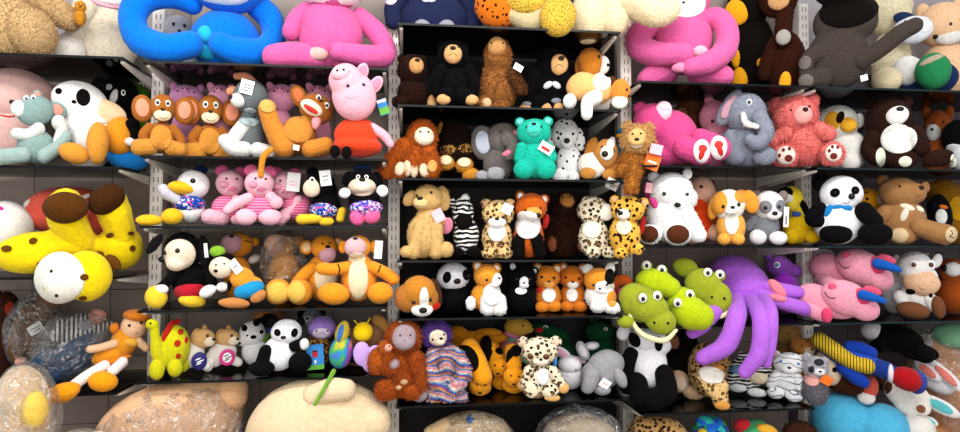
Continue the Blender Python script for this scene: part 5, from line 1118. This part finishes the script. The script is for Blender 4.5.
pup('small pale puppy with a round pink-rimmed badge', 227, 341, 222, 357, (227, 361, 'card', 'cardmag'))
plush('plush_dog', 'white dog with big black spots leaning behind the panda on the fifth shelf', 'dog', .20, '2e', '#efecea',
      [(256, 356, 15, 17)], head=[(252, 336, 14, 15), (244, 342, 9, 8)], ears=[(270, 322, 10, 8, 30)], ec='#131114', patches=[('black_spot', '#131114', 244, 328, 3, 3.4, 0), ('black_spot', '#131114', 256, 323, 3.4, 3.4, 0), ('black_spot', '#131114', 253, 338, 3, 2.2, 0), ('black_spot', '#131114', 261, 333, 2, 2, 0)], nose=(239, 345, 2.4), eyes=[(247, 336)], er=1.2, ex=[('neck_scarf', '#6a9a3c', 's', [(264, 344, 3.4, 10, 35, None, 3)]), ('scarf_tip', '#4a6ac0', 's', [(270, 331, 2.6, 7, 30, None, 3)])], base=374)
plush('plush_panda', 'small black and white panda sitting right of the black-spotted dog', 'panda', .11, '2e', '#efedf0',
      [(279, 354, 17, 18)], head=[(286, 332, 16, 13)], ears=[(273, 322, 6, 6), (300, 323, 5, 5)], ec='#131114', patches=[('eye_patch', '#131114', 277, 331, 3.2, 3.6, -20), ('eye_patch', '#131114', 294, 332, 3.4, 4.4, 10)], nose=(283, 336, 2.8, 2), eyes=[(277, 331), (294, 332)], er=1, arms=[[(294, 346, 6), (304, 344, 6)], [(266, 350, 7), (262, 362, 7)]], ac='#131114', hands=[(304, 344, 5, 6)], hnc='#e2e0e2', legs=[(262, 366, 13, 8), (300, 362, 12, 10)], lc='#131114', patches2=None, base=374) if False else plush('plush_panda', 'small black and white panda sitting right of the black-spotted dog', 'panda', .11, '2e', '#efedf0',
      [(279, 354, 17, 18)], head=[(286, 332, 16, 13)], ears=[(273, 322, 6, 6), (300, 323, 5, 5)], ec='#131114', patches=[('eye_patch', '#131114', 277, 331, 3.2, 3.6, -20), ('eye_patch', '#131114', 294, 332, 3.4, 4.4, 10)], nose=(283, 336, 2.8, 2), eyes=[(277, 331), (294, 332)], er=1, arms=[[(294, 346, 6), (304, 344, 6)], [(266, 350, 7), (262, 362, 7)]], ac='#131114', hands=[(304, 344, 5, 6)], hnc='#e2e0e2', legs=[(262, 366, 13, 8), (300, 362, 12, 10)], lc='#131114', base=374)
plush('plush_bear', 'tan bear with a dark hat lying at the back behind the spotted dog', 'bear', .33, '2e', '#b47c4c',
      [(270, 346, 15, 26)], head=[(268, 318, 16, 12)], ex=[('hat', '#241812', 's', [(266, 322, 11, 6, 10)])], base=374)
plush('plush_dog', 'pale grey dog with black ears at the back, right of the small panda', 'dog', .30, '2e', '#8a8890',
      [(310, 350, 13, 24)], head=[(312, 319, 10, 11)], ears=[(302, 314, 5, 7, 20), (321, 314, 4, 6, -10)], ec='#151316', muz=(309, 322, 6, 6), mc='#d8d4d2', nose=(307, 319, 2), eyes=[(309, 315), (315, 315)], er=1, base=374)
plush('plush_doll', 'purple hooded toy in a brown sequin jacket holding a blue card', 'doll', .15, '2e', 'sequin',
      [(316, 354, 16, 19)], head=[(322, 328, 15, 13)], hc='#9a7cc0', patches=[('face', '#d8c8d8', 321, 333, 9, 6, 0)], mouth=[(316, 334), (321, 332), (326, 334)], eyes=[(316, 330), (327, 330)], er=1, arms=[[(304, 352, 6), (300, 362, 6)]], base=374,
      tag=[('cardblue', 315, 358, 17, 27, -3, [(0, -3, 5, 6, 'cardred'), (0, -6, 5, 2, 'thread'), (0, 5, 2, 4, 'card'), (0, 11, 17, 5, 'cardgreen')])])
plush('plush_bird', 'rainbow bird on a green stick drooping over the shelf edge', 'bird', .10, '2e', 'rainbow',
      [(341, 350, 12, 17, 10)], head=[(342, 330, 7, 12, 15)], hc='#d0b848', patches=[('blue_side', '#4a80c8', 340, 330, 2.6, 9, 15)], ex=[('stick', '#7aa83c', 'e', [[(334, 364, 2.6, -22), (326, 376, 2, -34), (317, 390, 1.8, -40)]])], base=372)
plush('plush_dog', 'floppy-eared tan dog behind the yellow bee ball at the right of the fifth shelf', 'dog', .20, '2e', '#a47a58',
      [(356, 354, 16, 20), (372, 340, 15, 17)], head=[(352, 342, 13, 14)], ears=[(381, 328, 8, 14, -30), (372, 358, 6, 12, 20)], ec='#d4a05c', eyes=[(349, 338)], er=1.4, ex=[('dark_foot', '#2a2024', 's', [(354, 363, 8, 5)])], base=374)
plush('plush_bee', 'round yellow bee ball with antennae sitting on a lilac heart', 'bee', .09, '2e', '#f0cc14',
      [(363, 326, 10, 9)], ex=[('antenna', '#d8b41c', 'e', [[(366, 319, .8, -3), (370, 313, .8, -3)]]), ('antenna', '#d8b41c', 'e', [[(358, 319, .8, -3), (354, 315, .8, -3)]])], base=366)
plush('plush_heart', 'lilac heart-shaped soft toy under the yellow bee ball', 'heart', .06, '2e', 'cardlil',
      [(362, 345, 9, 10, -15, 0, 4), (375, 347, 9, 9, 15, 0, 4), (369, 352, 7, 8, 0, 0, 4)], base=362)
# --- middle bay, fifth shelf
plush('plush_dog', 'brown-eared beagle puppy lying with its chin over the edge, left of the standing panda', 'dog', .07, '3e', '#b87a38',
      [(408, 300, 14, 15), (424, 300, 16, 14)], head=[(419, 293, 17, 16), (422, 304, 13, 10)], hc='#c98632', ears=[(408, 293, 6, 14, 10), (435, 296, 7, 16, -10)], ec='#4e3424', patches=[('white_blaze', '#f2eee6', 424, 300, 4.6, 12, 0)], muz=(422, 311, 11, 7), mc='#f4f0ea', nose=(423, 311, 4, 3), eyes=[(414, 303), (430, 301)], er=2, ex=[('red_bandana', '#b8281c', 's', [(433, 309, 8, 4, -20, None, 3)])], base=316)
plush('plush_panda', 'black panda with a white head on the dark fifth shelf, right of the beagle puppy', 'panda', .15, '3e', '#111013',
      [(454, 300, 16, 17)], head=[(453, 278, 16, 15)], hc='#eceaec', ears=[(440, 267, 4, 4), (466, 267, 4, 4)], ec='#111013', patches=[('eye_patch', '#111013', 447, 278, 4, 6, 12), ('eye_patch', '#111013', 466, 276, 3.4, 5.6, -12)], nose=(457, 282, 3.6, 3), eyes=[(447, 278), (465, 277)], er=1, fuzz=1, base=316)
plush('plush_cat', 'orange and white cat sitting with its paws on the edge, right of the standing panda', 'cat', .08, '3e', '#e39a34',
      [(486, 300, 15, 17)], head=[(487, 276, 13, 13)], hc='#e9a03a', ears=[(478, 266, 5, 7, -12), (496, 268, 5, 6, 15)], ec='#e39a34', ei='#f3ece6', muz=(496, 280, 6, 8), mc='#f3f0ee', eyes=[(487, 280)], er=1.6, nose=(499, 278, 1.6), patches=[('chest', '#f1eeea', 492, 296, 9, 12, 0)], legs=[[(488, 302, 8), (488, 312, 8)], [(498, 302, 8), (499, 312, 8)], (471, 306, 5, 8)], lc='#f1efee', footn='paw', fuzz=1, base=317)
plush('plush_cat', 'black cat with a white face blaze and bib on the dark shelf', 'cat', .14, '3e', '#101013',
      [(521, 300, 15, 17)], head=[(523, 278, 14, 13)], ears=[(513, 266, 5, 6, -15), (534, 272, 4, 6, 20)], ei='#d8d4d8', patches=[('blaze', '#eceaec', 524, 282, 4.6, 6, 10), ('bib', '#eceaec', 521, 292, 6, 4, 0)], muz=(524, 286, 5, 3.4), mc='#efedee', nose=(524, 283, 1.4), eyes=[(517, 279), (530, 279)], er=1.2, eb='beadbrown', fuzz=1, base=316)
plush('plush_cat', 'plain orange kitten with a white chest, left of the calico kittens', 'cat', .14, '3e', '#dd8a2c',
      [(548, 298, 13, 17)], head=[(547, 277, 13, 13)], ears=[(538, 267, 5, 6, -15), (557, 268, 5, 6, 15)], ei='#f0e0cc', muz=(549, 284, 6, 5), mc='#e9a656', nose=(549, 281, 1.6), eyes=[(542, 276), (554, 277)], er=1.6, patches=[('chest', '#f0ece6', 549, 296, 7, 8, 0)], ex=[('ribbon', '#c82e28', 's', [(540, 291, 3, 4)])], legs=[(554, 308, 7, 6), (542, 309, 7, 6)], fuzz=1, base=316)
plush('plush_fox', 'orange fox kitten with a white chest, second from the right on the dark fifth shelf', 'fox', .15, '3e', '#d8802a',
      [(573, 298, 13, 17)], head=[(572, 276, 13, 13)], ears=[(564, 266, 5, 7, -15), (582, 267, 5, 7, 15)], ei='#f2eee8', muz=(573, 284, 6, 5), mc='#f2ece2', nose=(573, 281, 1.6), eyes=[(566, 276), (579, 277)], er=1.6, patches=[('chest', '#f3eee8', 572, 296, 6, 8, 0)], legs=[(567, 309, 7, 6), (580, 309, 7, 6)], fuzz=1, base=316)
plush('plush_cat', 'calico kitten with white, orange and black patches at the right end of the dark shelf', 'cat', .09, '3e', '#efedea',
      [(600, 298, 15, 17)], head=[(599, 280, 15, 14)], hc='#e69a34', ears=[(588, 268, 6, 6, -25), (610, 268, 5, 8, 15)], ec='#efece8', patches=[('white_cheek', '#f3f1ee', 605, 287, 10, 7, 0), ('black_patch', '#141216', 610, 276, 5, 9, 0), ('orange_side', '#e69a34', 612, 300, 5, 8, 0)], eyes=[(594, 285), (607, 284)], er=1.6, nose=(600, 289, 1.6), muz=(600, 291, 6, 4), mc='#f5f3f0', legs=[(598, 309, 8, 7), (612, 310, 8, 7)], fuzz=1, base=317)
plush('soft_ring', 'orange ring toy with a pink ball beside the calico kitten', 'ring', .16, '3e', '#c8642a',
      [[(612, 290, 4), (612, 280, 5), (618, 274, 5), (627, 274, 5), (632, 281, 4.5)]], ex=[('pink_ball', '#e04a8c', 'e', [(621, 284, 5, 5)]), ('white_ball', '#e8e4e2', 'e', [(629, 291, 5, 6)])], base=297)
# --- middle bay, lowest shelf
plush('plush_orangutan', 'large shaggy orange orangutan with a grey face sitting at the left of the lowest shelf', 'orangutan', .07, '3f', '#b25a1a',
      [(401, 368, 17, 28), (401, 384, 17, 16)], head=[(403, 334, 17, 19)], patches=[('face', '#a8969c', 404, 332, 12, 14, 0)], muz=(404, 338, 10, 7), mc='#a9989e', eyes=[(400, 329), (410, 329)], er=1, mouth=[(397, 338), (404, 334), (411, 338)], arms=[[(388, 354, 8), (386, 366, 8), (394, 366, 7)], [(415, 356, 8), (420, 374, 7), (420, 388, 6)]], hands=[(393, 361, 8, 7), (420, 394, 9, 11, 10)], hnc='#a99ca2', legs=[(386, 388, 10, 12), (412, 392, 8, 8)],
      ex=[('foot', '#a99ca2', 's', [(381, 401, 8, 4, 0, None, 5)]), ('toes', '#d8b490', 's', [(404, 380, 4, 3.4), (398, 386, 4, 3)])], fuzz=3, base=404)
plush('plush_orangutan', 'baby orangutan with a pale face clinging to the big orangutan', 'orangutan', .03, None, '#b45f20',
      [(377, 362, 9, 14)], head=[(385, 348, 7, 8)], muz=(388, 347, 4.4, 4), mc='#e0a890', eyes=[(384, 345), (389, 345)], er=.8, fuzz=2, base=376)
plush('plush_sloth', 'rainbow shaggy sloth with a cream face and purple hair hanging beside the orangutan', 'sloth', .09, '3f', 'tiedye',
      [(446, 362, 14, 16), (444, 382, 13, 15)], head=[(436, 334, 14, 14)], hc='#6a4a9a', patches=[('face', '#ecdcc0', 438, 337, 9, 9, 0)], muz=(440, 341, 5, 3.6), mc='#f0e2c8', nose=(441, 337, 2), eyes=[(433, 338), (444, 333)], er=1.2, arms=[[(434, 354, 6, -8), (430, 370, 6, -12), (438, 384, 6, -15), (446, 396, 5, -16)], [(457, 356, 6, -8), (464, 372, 6, -12), (456, 386, 6, -15), (448, 398, 5, -17)]], legs=[[(436, 388, 6, -8), (434, 398, 6, -12)], [(454, 390, 6, -8), (460, 398, 6, -12)]], fuzz=3, base=404)
plush('plush_dog', 'golden floppy dog draped along the back above the black and orange dogs', 'dog', .24, '3f', '#e09420',
      [(470, 342, 26, 14, 0), (488, 334, 16, 10)], head=[(456, 334, 13, 13)], ears=[(452, 336, 7, 14, 12)], legs=[(488, 352, 12, 20), (458, 360, 12, 28)], arms=[[(480, 336, 7), (494, 338, 6), (502, 336, 5)]], base=402)
def hound(lb, hx, hy, body, ears, saddle, Y):
    plush('plush_dog', lb, 'dog', Y, '3f', '#e79c22', body, head=[(hx, hy, 11, 11), (hx, hy+5, 9, 8)], ears=ears, ec='#15120f', patches=[('black_saddle', '#15120f', *saddle)], eyes=[(hx-3, hy-2), (hx+5, hy-1)], er=1.1, nose=(hx, hy+8, 2), group='orange dogs with black ears on the lowest shelf', base=402)
hound('largest orange dog with a black saddle hanging its head down beside the rainbow sloth', 480, 386, [[(470, 348, 10, 6), (476, 362, 11, 0), (482, 378, 11, -6)], (480, 392, 12, 9, 0, 6)], [(472, 377, 5, 8, 20), (490, 378, 4, 6, -10)], (468, 358, 10, 14, -25), .12)
hound('orange dog with black ears, left of the two beside the leopard cub', 498, 370, [[(490, 350, 8, 8), (496, 362, 9, 2)], (502, 386, 13, 16, 0, 12)], [(489, 357, 5, 8, -5), (499, 353, 4, 5, 0)], (486, 346, 6, 9, 0), .20)
hound('orange dog with black ears, tucked right against the leopard cub', 514, 380, [[(512, 352, 8, 8), (514, 368, 9, 2)], (514, 392, 12, 10, 0, 8)], [(510, 361, 4, 11, 0), (524, 370, 3, 6, -10)], (516, 352, 6, 6, 0), .15)
plush('plush_bear', 'pastel tie-dye bear sitting at the back between the golden dog and the green dragons', 'bear', .30, '3f', 'pastel',
      [(514, 366, 17, 32)], head=[(518, 326, 14, 12), (526, 328, 8, 7)], hc='#d8ac4c', ears=[(510, 316, 4, 4)], ex=[('neck_ruff', '#e88cae', 's', [(512, 336, 9, 3.4, 20, None, 4)])], nose=(533, 326, 2), eyes=[(523, 323)], er=1.1, base=402)
plush('plush_leopard', 'leopard cub with big dark eyes and pale chest sitting on the lowest shelf', 'leopard', .09, '3f', 'leow',
      [(540, 380, 15, 18)], head=[(540, 350, 18, 15)], ears=[(523, 341, 5, 6), (556, 340, 6, 6)], ei='#e8c8b0', muz=(541, 359, 8, 5), mc='#f0e6d4', patches=[('chest', '#eceae8', 543, 376, 6, 9, 0)], eyes=[(531, 354), (546, 354)], er=3.4, eb='beadbrown', nose=(541, 357, 2), legs=[(532, 390, 8, 9), (550, 391, 9, 8)], hands=[(523, 389, 6, 6), (537, 398, 7, 4), (552, 398, 8, 4), (563, 388, 6, 6)], hnc='#e0b070', ex=[('paper_tag', 'cardblue', 's', [(555, 361, 2.4, 8)])], arms=[[(530, 370, 6), (525, 384, 5)], [(552, 370, 6), (561, 384, 5)]], fuzz=1, base=404)
plush('plush_rabbit', 'white rabbit with pink-lined ears lying between the leopard cub and the grey elephant', 'rabbit', .18, '3f', '#e4dfe4',
      [(570, 380, 14, 17)], head=[(570, 366, 12, 12, 30)], ears=[(562, 352, 6, 12, -50), (578, 360, 9, 4, 20)], ei='#dfa8b8', eyes=[(576, 370)], er=1, base=400)
plush('plush_elephant', 'pale grey floppy elephant lying face down with a white tag at the right end', 'elephant', .12, '3f', '#a09ea2',
      [(604, 374, 18, 22), (608, 366, 17, 16)], head=[(594, 378, 13, 14)], ears=[(583, 352, 6, 12, -20), (592, 346, 8, 5, -10)], ei='#c8c2c8', legs=[(620, 380, 6, 12, -20), (602, 394, 9, 7)], arms=[[(592, 376, 9, -14), (590, 386, 8, -16), (588, 392, 7, -16)]], tag=[('card', 605, 386, 10, 10, 35, [(0, 0, 4, 1, 'cardor')], -16)], base=402)
plush('plush_dragon', 'dark green dragon with a red tongue at the back behind the leopard cub', 'dragon', .36, '3f', '#1c5a34',
      [(556, 366, 20, 34)], head=[(550, 334, 22, 10, 25)], ex=[('tongue', '#c02a28', 's', [(540, 330, 4.6, 4)])], eyes=[(546, 326)], er=1.4, ew=2.6, base=402)
plush('plush_dragon', 'dark green dragon with a red spot at the back above the grey elephant', 'dragon', .36, '3f', '#1a5632',
      [(600, 370, 16, 32)], head=[(600, 338, 15, 14)], ex=[('red_spot', '#b82a2c', 's', [(592, 319, 3, 3)]), ('horn', '#1a5632', 's', [(594, 322, 5, 6)])], eyes=[(606, 332)], er=1.2, ew=2.4, base=402)
# --- right of the middle, lowest shelf
plush('plush_panda', 'panda lying on its back with white belly under the crocodile pile', 'panda', .12, '4e', '#f0eef0',
      [(650, 368, 18, 26), (650, 346, 22, 14)], head=[(648, 340, 20, 13)], ears=[(624, 334, 7, 9, 20)], ec='#f0eef0', patches=[('eye_patch', '#131114', 635, 340, 6, 8, -20), ('eye_patch', '#131114', 659, 343, 4, 8, 0)], arms=[[(632, 356, 8, -6), (626, 374, 9, -6), (628, 392, 9, -6)]], ac='#131114', legs=[[(664, 374, 10, -12), (666, 392, 11, -16), (654, 402, 10, -18)], [(638, 384, 10, -12), (640, 398, 11, -16)]], lc='#131114', base=411)
plush('plush_bear', 'black bear with round peach soles beside the panda lying on its back', 'bear', .20, '4e', '#171210',
      [(684, 374, 17, 34)], head=[(684, 344, 14, 14)], muz=(674, 344, 9, 9), mc='#a87458', legs=[(680, 390, 10, 14), (694, 402, 11, 9)], lc='#e2c0a0', ex=[('sole_patch', '#f0d8c0', 'p', [(682, 392, 6, 9)])], base=410, fuzz=1)  # paler peach patch on one sole
plush('plush_leopard', 'leopard lying under the octopus tentacles with a white chin', 'leopard', .14, '4e', 'leod',
      [(708, 376, 20, 30)], head=[(714, 366, 17, 14)], patches=[('white_chin', '#f0eae0', 712, 378, 13, 9, 10)], muz=(718, 370, 6, 4), mc='#c8843c', nose=(723, 367, 2), legs=[[(704, 386, 8), (714, 396, 8), (722, 406, 7)], [(722, 390, 7), (720, 400, 8), (720, 408, 7)]], lc='leo', hands=[(722, 410, 8, 5)], hnc='#d89a4c', eyes=[(720, 362)], er=1.2, fuzz=1, base=411)
plush('plush_zebra', 'zebra lying with a cream muzzle left of the white tiger cub', 'zebra', .14, '4e', 'zebra',
      [(744, 388, 20, 22)], head=[(756, 376, 17, 17, 30)], muz=(758, 387, 11, 9, 20), mc='#ecdcc0', ears=[(744, 364, 6, 8, -30)], legs=[(738, 404, 9, 6, 0), (757, 408, 10, 6, 0)], lc='#efeeec', footn='hoof', ex=[('blue_bow', '#7aa0c8', 's', [(737, 380, 6, 6, 0, None, 3)])], arms=[[(734, 388, 6), (730, 398, 6)]], eyes=[(762, 372)], er=1.4, base=413)
plush('plush_tiger', 'white tiger cub with blue eyes sitting at the right of the lowest shelf', 'tiger', .08, '4e', 'wtiger',
      [(787, 394, 17, 20)], head=[(790, 370, 17, 15)], ears=[(776, 358, 5, 5), (803, 362, 5, 5)], ei='#d8a8b0', muz=(790, 377, 8, 5), mc='#f5f4f4', nose=(790, 374, 2.2), eyes=[(782, 366), (799, 368)], er=1.7, eb='beadblue', legs=[(776, 410, 9, 8), (794, 412, 9, 8)], arms=[[(776, 388, 6), (772, 400, 6)], [(798, 388, 6), (800, 400, 6)]], base=418)
plush('plush_lion', 'tan lion cub with a pale mane behind the white tiger cub', 'lion', .25, '4e', '#b98a52',
      [(788, 384, 18, 30)], head=[(788, 342, 13, 13)], hc='#cfa468', ears=[(778, 334, 5, 5)], muz=(796, 348, 6, 5), mc='#e8d4b0', eyes=[(790, 340)], er=1.2, fuzz=3, base=412)
plush('plush_lion', 'ginger lion cub leaning right of the pale-maned lion cub', 'lion', .20, '4e', '#b27434',
      [(806, 384, 15, 26)], head=[(804, 348, 13, 11)], hc='#d09050', ears=[(796, 340, 4, 4), (812, 340, 4, 4)], muz=(810, 352, 6, 5), mc='#ecd6b4', nose=(813, 350, 1.8), eyes=[(803, 346)], er=1.2, fuzz=1, base=412)
plush('plush_dog', 'small grey and white speckled husky with an orange tag right of the white tiger cub', 'dog', .05, '4e', '#77757c',
      [(816, 398, 13, 20)], head=[(817, 370, 12, 14)], hc='#b9b6ba', ears=[(808, 358, 4, 6), (825, 362, 4, 6)], patches=[('pink_bib', '#e8b0a8', 812, 386, 8, 7, 0), ('dark_brow', '#3a3840', 820, 362, 5, 4, 0), ('dark_cheek', '#3a3840', 812, 372, 3, 4, 0)], muz=(820, 374, 6, 5), mc='#ecebec', nose=(821, 373, 1.8), eyes=[(814, 368), (824, 368)], er=1.1, fuzz=2, tag=[('cardor', 827, 383, 11, 11, 30)], base=420)
# --- far right, below the fourth shelf: things lying on the low deck pile
def low(): return None
plush('plush_bear', 'big bright blue toy lying along the bottom right below the long doll', 'bear', .10, '5x', '#5cb8dc',
      [(842, 432, 34, 36, 0, 0, 26), (884, 440, 30, 36, 0, 0, 26)], ex=[('white_belly', '#e9e4dc', 's', [(918, 432, 18, 20, 0, None, 16)])], base=520, legs=[(850, 490, 40, 30, 0, 0), (910, 490, 40, 30, 0, 0)])
plush('rag_doll', 'long doll in a yellow striped top, blue sleeves and a red shoe', 'doll', .10, None, '#2450b8',
      [[(824, 346, 9, -10), (838, 354, 9, -12), (858, 358, 9, -12), (874, 362, 9, -12)], (846, 358, 14, 10, 20, -10)], ex=[('striped_top', 'yelstr', 'e', [[(820, 341, 9, -16), (834, 349, 9, -18), (852, 359, 8, -18), (868, 362, 8, -18)]]), ('red_shoe', '#b01c24', 'e', [(904, 371, 16, 11, 12, -16, 12)]), ('sock', '#e6e2ea', 'e', [(889, 367, 4, 9, 0, -16, 9)]), ('shoe_sole', '#3a4aa0', 'e', [(914, 374, 9, 11, 10, -12, 11)])],
      arms=[[(850, 346, 7, -10), (862, 347, 7, -10), (872, 350, 6, -10)], [(844, 366, 8, -14), (856, 374, 8, -16), (864, 378, 6, -16)]], ac='#2046a8', legs=[[(872, 362, 9, -12), (884, 365, 9, -14), (892, 368, 8, -14)]], lc='#28408a', head=[(828, 370, 13, 18, -30, -6)], hc='#ecd4b8', patches=[('eye_spot', '#1a1412', 835, 369, 2.4, 2.4, 0)], base=385)
plush('plush_bear', 'brown furry bear tucked below the head of the long doll', 'bear', .13, None, '#4e2c1a',
      [(844, 382, 22, 12, 8)], ex=[('coral_shirt', '#dc6a54', 's', [(869, 386, 9, 12, 20)]), ('white_paw', '#f0e8e0', 's', [(866, 395, 9, 7)])], fuzz=1, base=394)
plush('plush_rabbit', 'white rabbit with cyan-lined ears and a brown patch lying at the bottom right', 'rabbit', .06, None, '#f2ece2',
      [(908, 396, 25, 16, 20)], head=[(912, 402, 20, 15, 10)], muz=(922, 404, 9, 7, 30), mc='#f4eee4', patches=[('brown_patch', '#5a3a28', 883, 388, 10, 9, -30)], nose=(921, 405, 4.6, 4), nc='#9a6448', ears=[(940, 402, 20, 7, 22), (930, 418, 8, 4, 20)], ec='#ece8e4', ei='#6cc4c8', mouth=[(916, 412), (922, 413)], ex=[('closed_eye', 'thread', 'l', [(896, 386), (900, 387), (904, 384)], .6)], base=418)
plush('plush_rabbit', 'white rabbit ear toy with coral lining lying behind the red shoe', 'rabbit', .20, None, '#ece8ea',
      [(934, 376, 24, 14, 32)], ears=[(928, 369, 16, 6, 35, -16), (946, 372, 22, 6, 40, -14)], ec='#ece8ea', ei='#e88c80', base=396)
plush('plush_panda', 'black and white panda lying on its front just below the fourth shelf at the right', 'panda', .16, None, '#121012',
      [(896, 338, 28, 14, 8), (918, 350, 20, 9, 5)], head=[(872, 332, 12, 10)], hc='#e6e2e0', legs=[(924, 350, 10, 9)], arms=[[(880, 345, 8), (872, 350, 6)]], base=358)
t = plush('plush_bear', 'large peach and green bagged toy filling the right edge at the bottom', 'bear', .27, '5x', '#e0a070',
      [(944, 400, 36, 66, -15, 0, 24), (930, 490, 40, 40, 0, 0, 24)], head=[(956, 338, 22, 16)], hc='#8cc09c', patches=[('white_band', '#efe6dc', 924, 342, 16, 8, 40)], base=525)
bag(t, 946, 398, 40, 66, -4, 27, -15)
# --- bottom deck
t = plush('plush_bear', 'cream bagged bear with a yellow foot at the bottom left corner', 'bear', -.15, '1x', '#e8c8a0',
      [(18, 404, 32, 42, 0, 0, 26), (36, 490, 44, 54, 0, 0, 30)], legs=[(32, 398, 14, 17, 0, -24)], lc='#ecc860', arms=[[(52, 438, 18, -22), (78, 436, 18, -36), (96, 432, 14, -44)]], base=546)
bag(t, 0, 0, 1, 1, prims=P((22, 410, 38, 48, 0, -4, 30))+P((76, 444, 38, 28, 0, -36, 22)))
t = plush('plush_bear', 'large peach bear in clear plastic at the bottom, left of the other peach bear', 'bear', .12, '2x', '#e8bc94',
      [(170, 420, 78, 40, -8, 0, 34), (170, 480, 76, 44, 0, 0, 34)], head=[(232, 396, 18, 18)], hc='#e4b68c', base=520)
bag(t, 172, 428, 78, 44, -3, 36, -6)
plush('plush_bear', 'large cream-peach bear lying at the bottom under the rainbow bird', 'bear', .08, '2x', '#ead2ae',
      [(318, 424, 72, 46, 0, 0, 32), (320, 490, 62, 36, 0, 0, 32)], arms=[[(312, 391, 11, -16), (330, 386, 12, -20), (344, 386, 11, -20)]], head=[(372, 420, 20, 20)], fuzz=0, base=520)
t = plush('plush_bear', 'tan bear in clear plastic with a blue mark at the bottom of the middle bay', 'bear', .10, '3x', '#c0a47c',
      [(472, 436, 40, 24, 0, 0, 24), (475, 490, 50, 36, 0, 0, 30)], arms=[[(446, 426, 10, -8), (432, 432, 9, -8)]], patches=[('blue_mark', '#2c5a9c', 470, 416, 4, 3, 0)], base=520)
bag(t, 474, 448, 44, 36, -4, 27)
t = plush('plush_bear', 'bagged cream toy in crumpled clear plastic at the bottom right of the middle bay', 'bear', .10, '3x', '#c4ac90',
      [(580, 440, 38, 26, 0, 0, 24), (580, 490, 44, 36, 0, 0, 28)], base=520)
bag(t, 580, 446, 46, 41, -4, 29)
plush('plush_leopard', 'dark spotted leopard lying at the very bottom below the panda on its back', 'leopard', .10, '4x', 'leod',
      [(658, 440, 32, 24, 0, 0, 18), (656, 490, 32, 36, 0, 0, 20)], head=[(650, 432, 18, 16)], ears=[(642, 420, 6, 5)], base=520, fuzz=1)
plush('plush_parrot', 'bright blue and green toy at the very bottom beside the dark spotted leopard', 'parrot', .10, '4x', 'parrot',
      [(712, 438, 19, 22), (712, 490, 20, 36)], head=[(706, 424, 10, 9)], ex=[('yellow_crest', '#d8b830', 's', [(704, 434, 6, 6)])], base=520)
plush('plush_parrot', 'red, green and yellow toy at the very bottom, right of the blue one', 'parrot', .10, '4x', '#4aa06c',
      [(756, 444, 22, 24), (757, 490, 22, 36)], head=[(744, 428, 10, 9)], hc='#c8343c', ex=[('yellow_wing', '#e0a838', 's', [(768, 430, 12, 8, 20)])], base=520)
plush('plush_bear', 'dark brown fluffy bear at the very bottom under the white tiger cub', 'bear', .06, '4x', '#4c2c1e',
      [(803, 446, 19, 24), (804, 490, 20, 36)], head=[(801, 434, 17, 12)], fuzz=2, base=520)

finish()
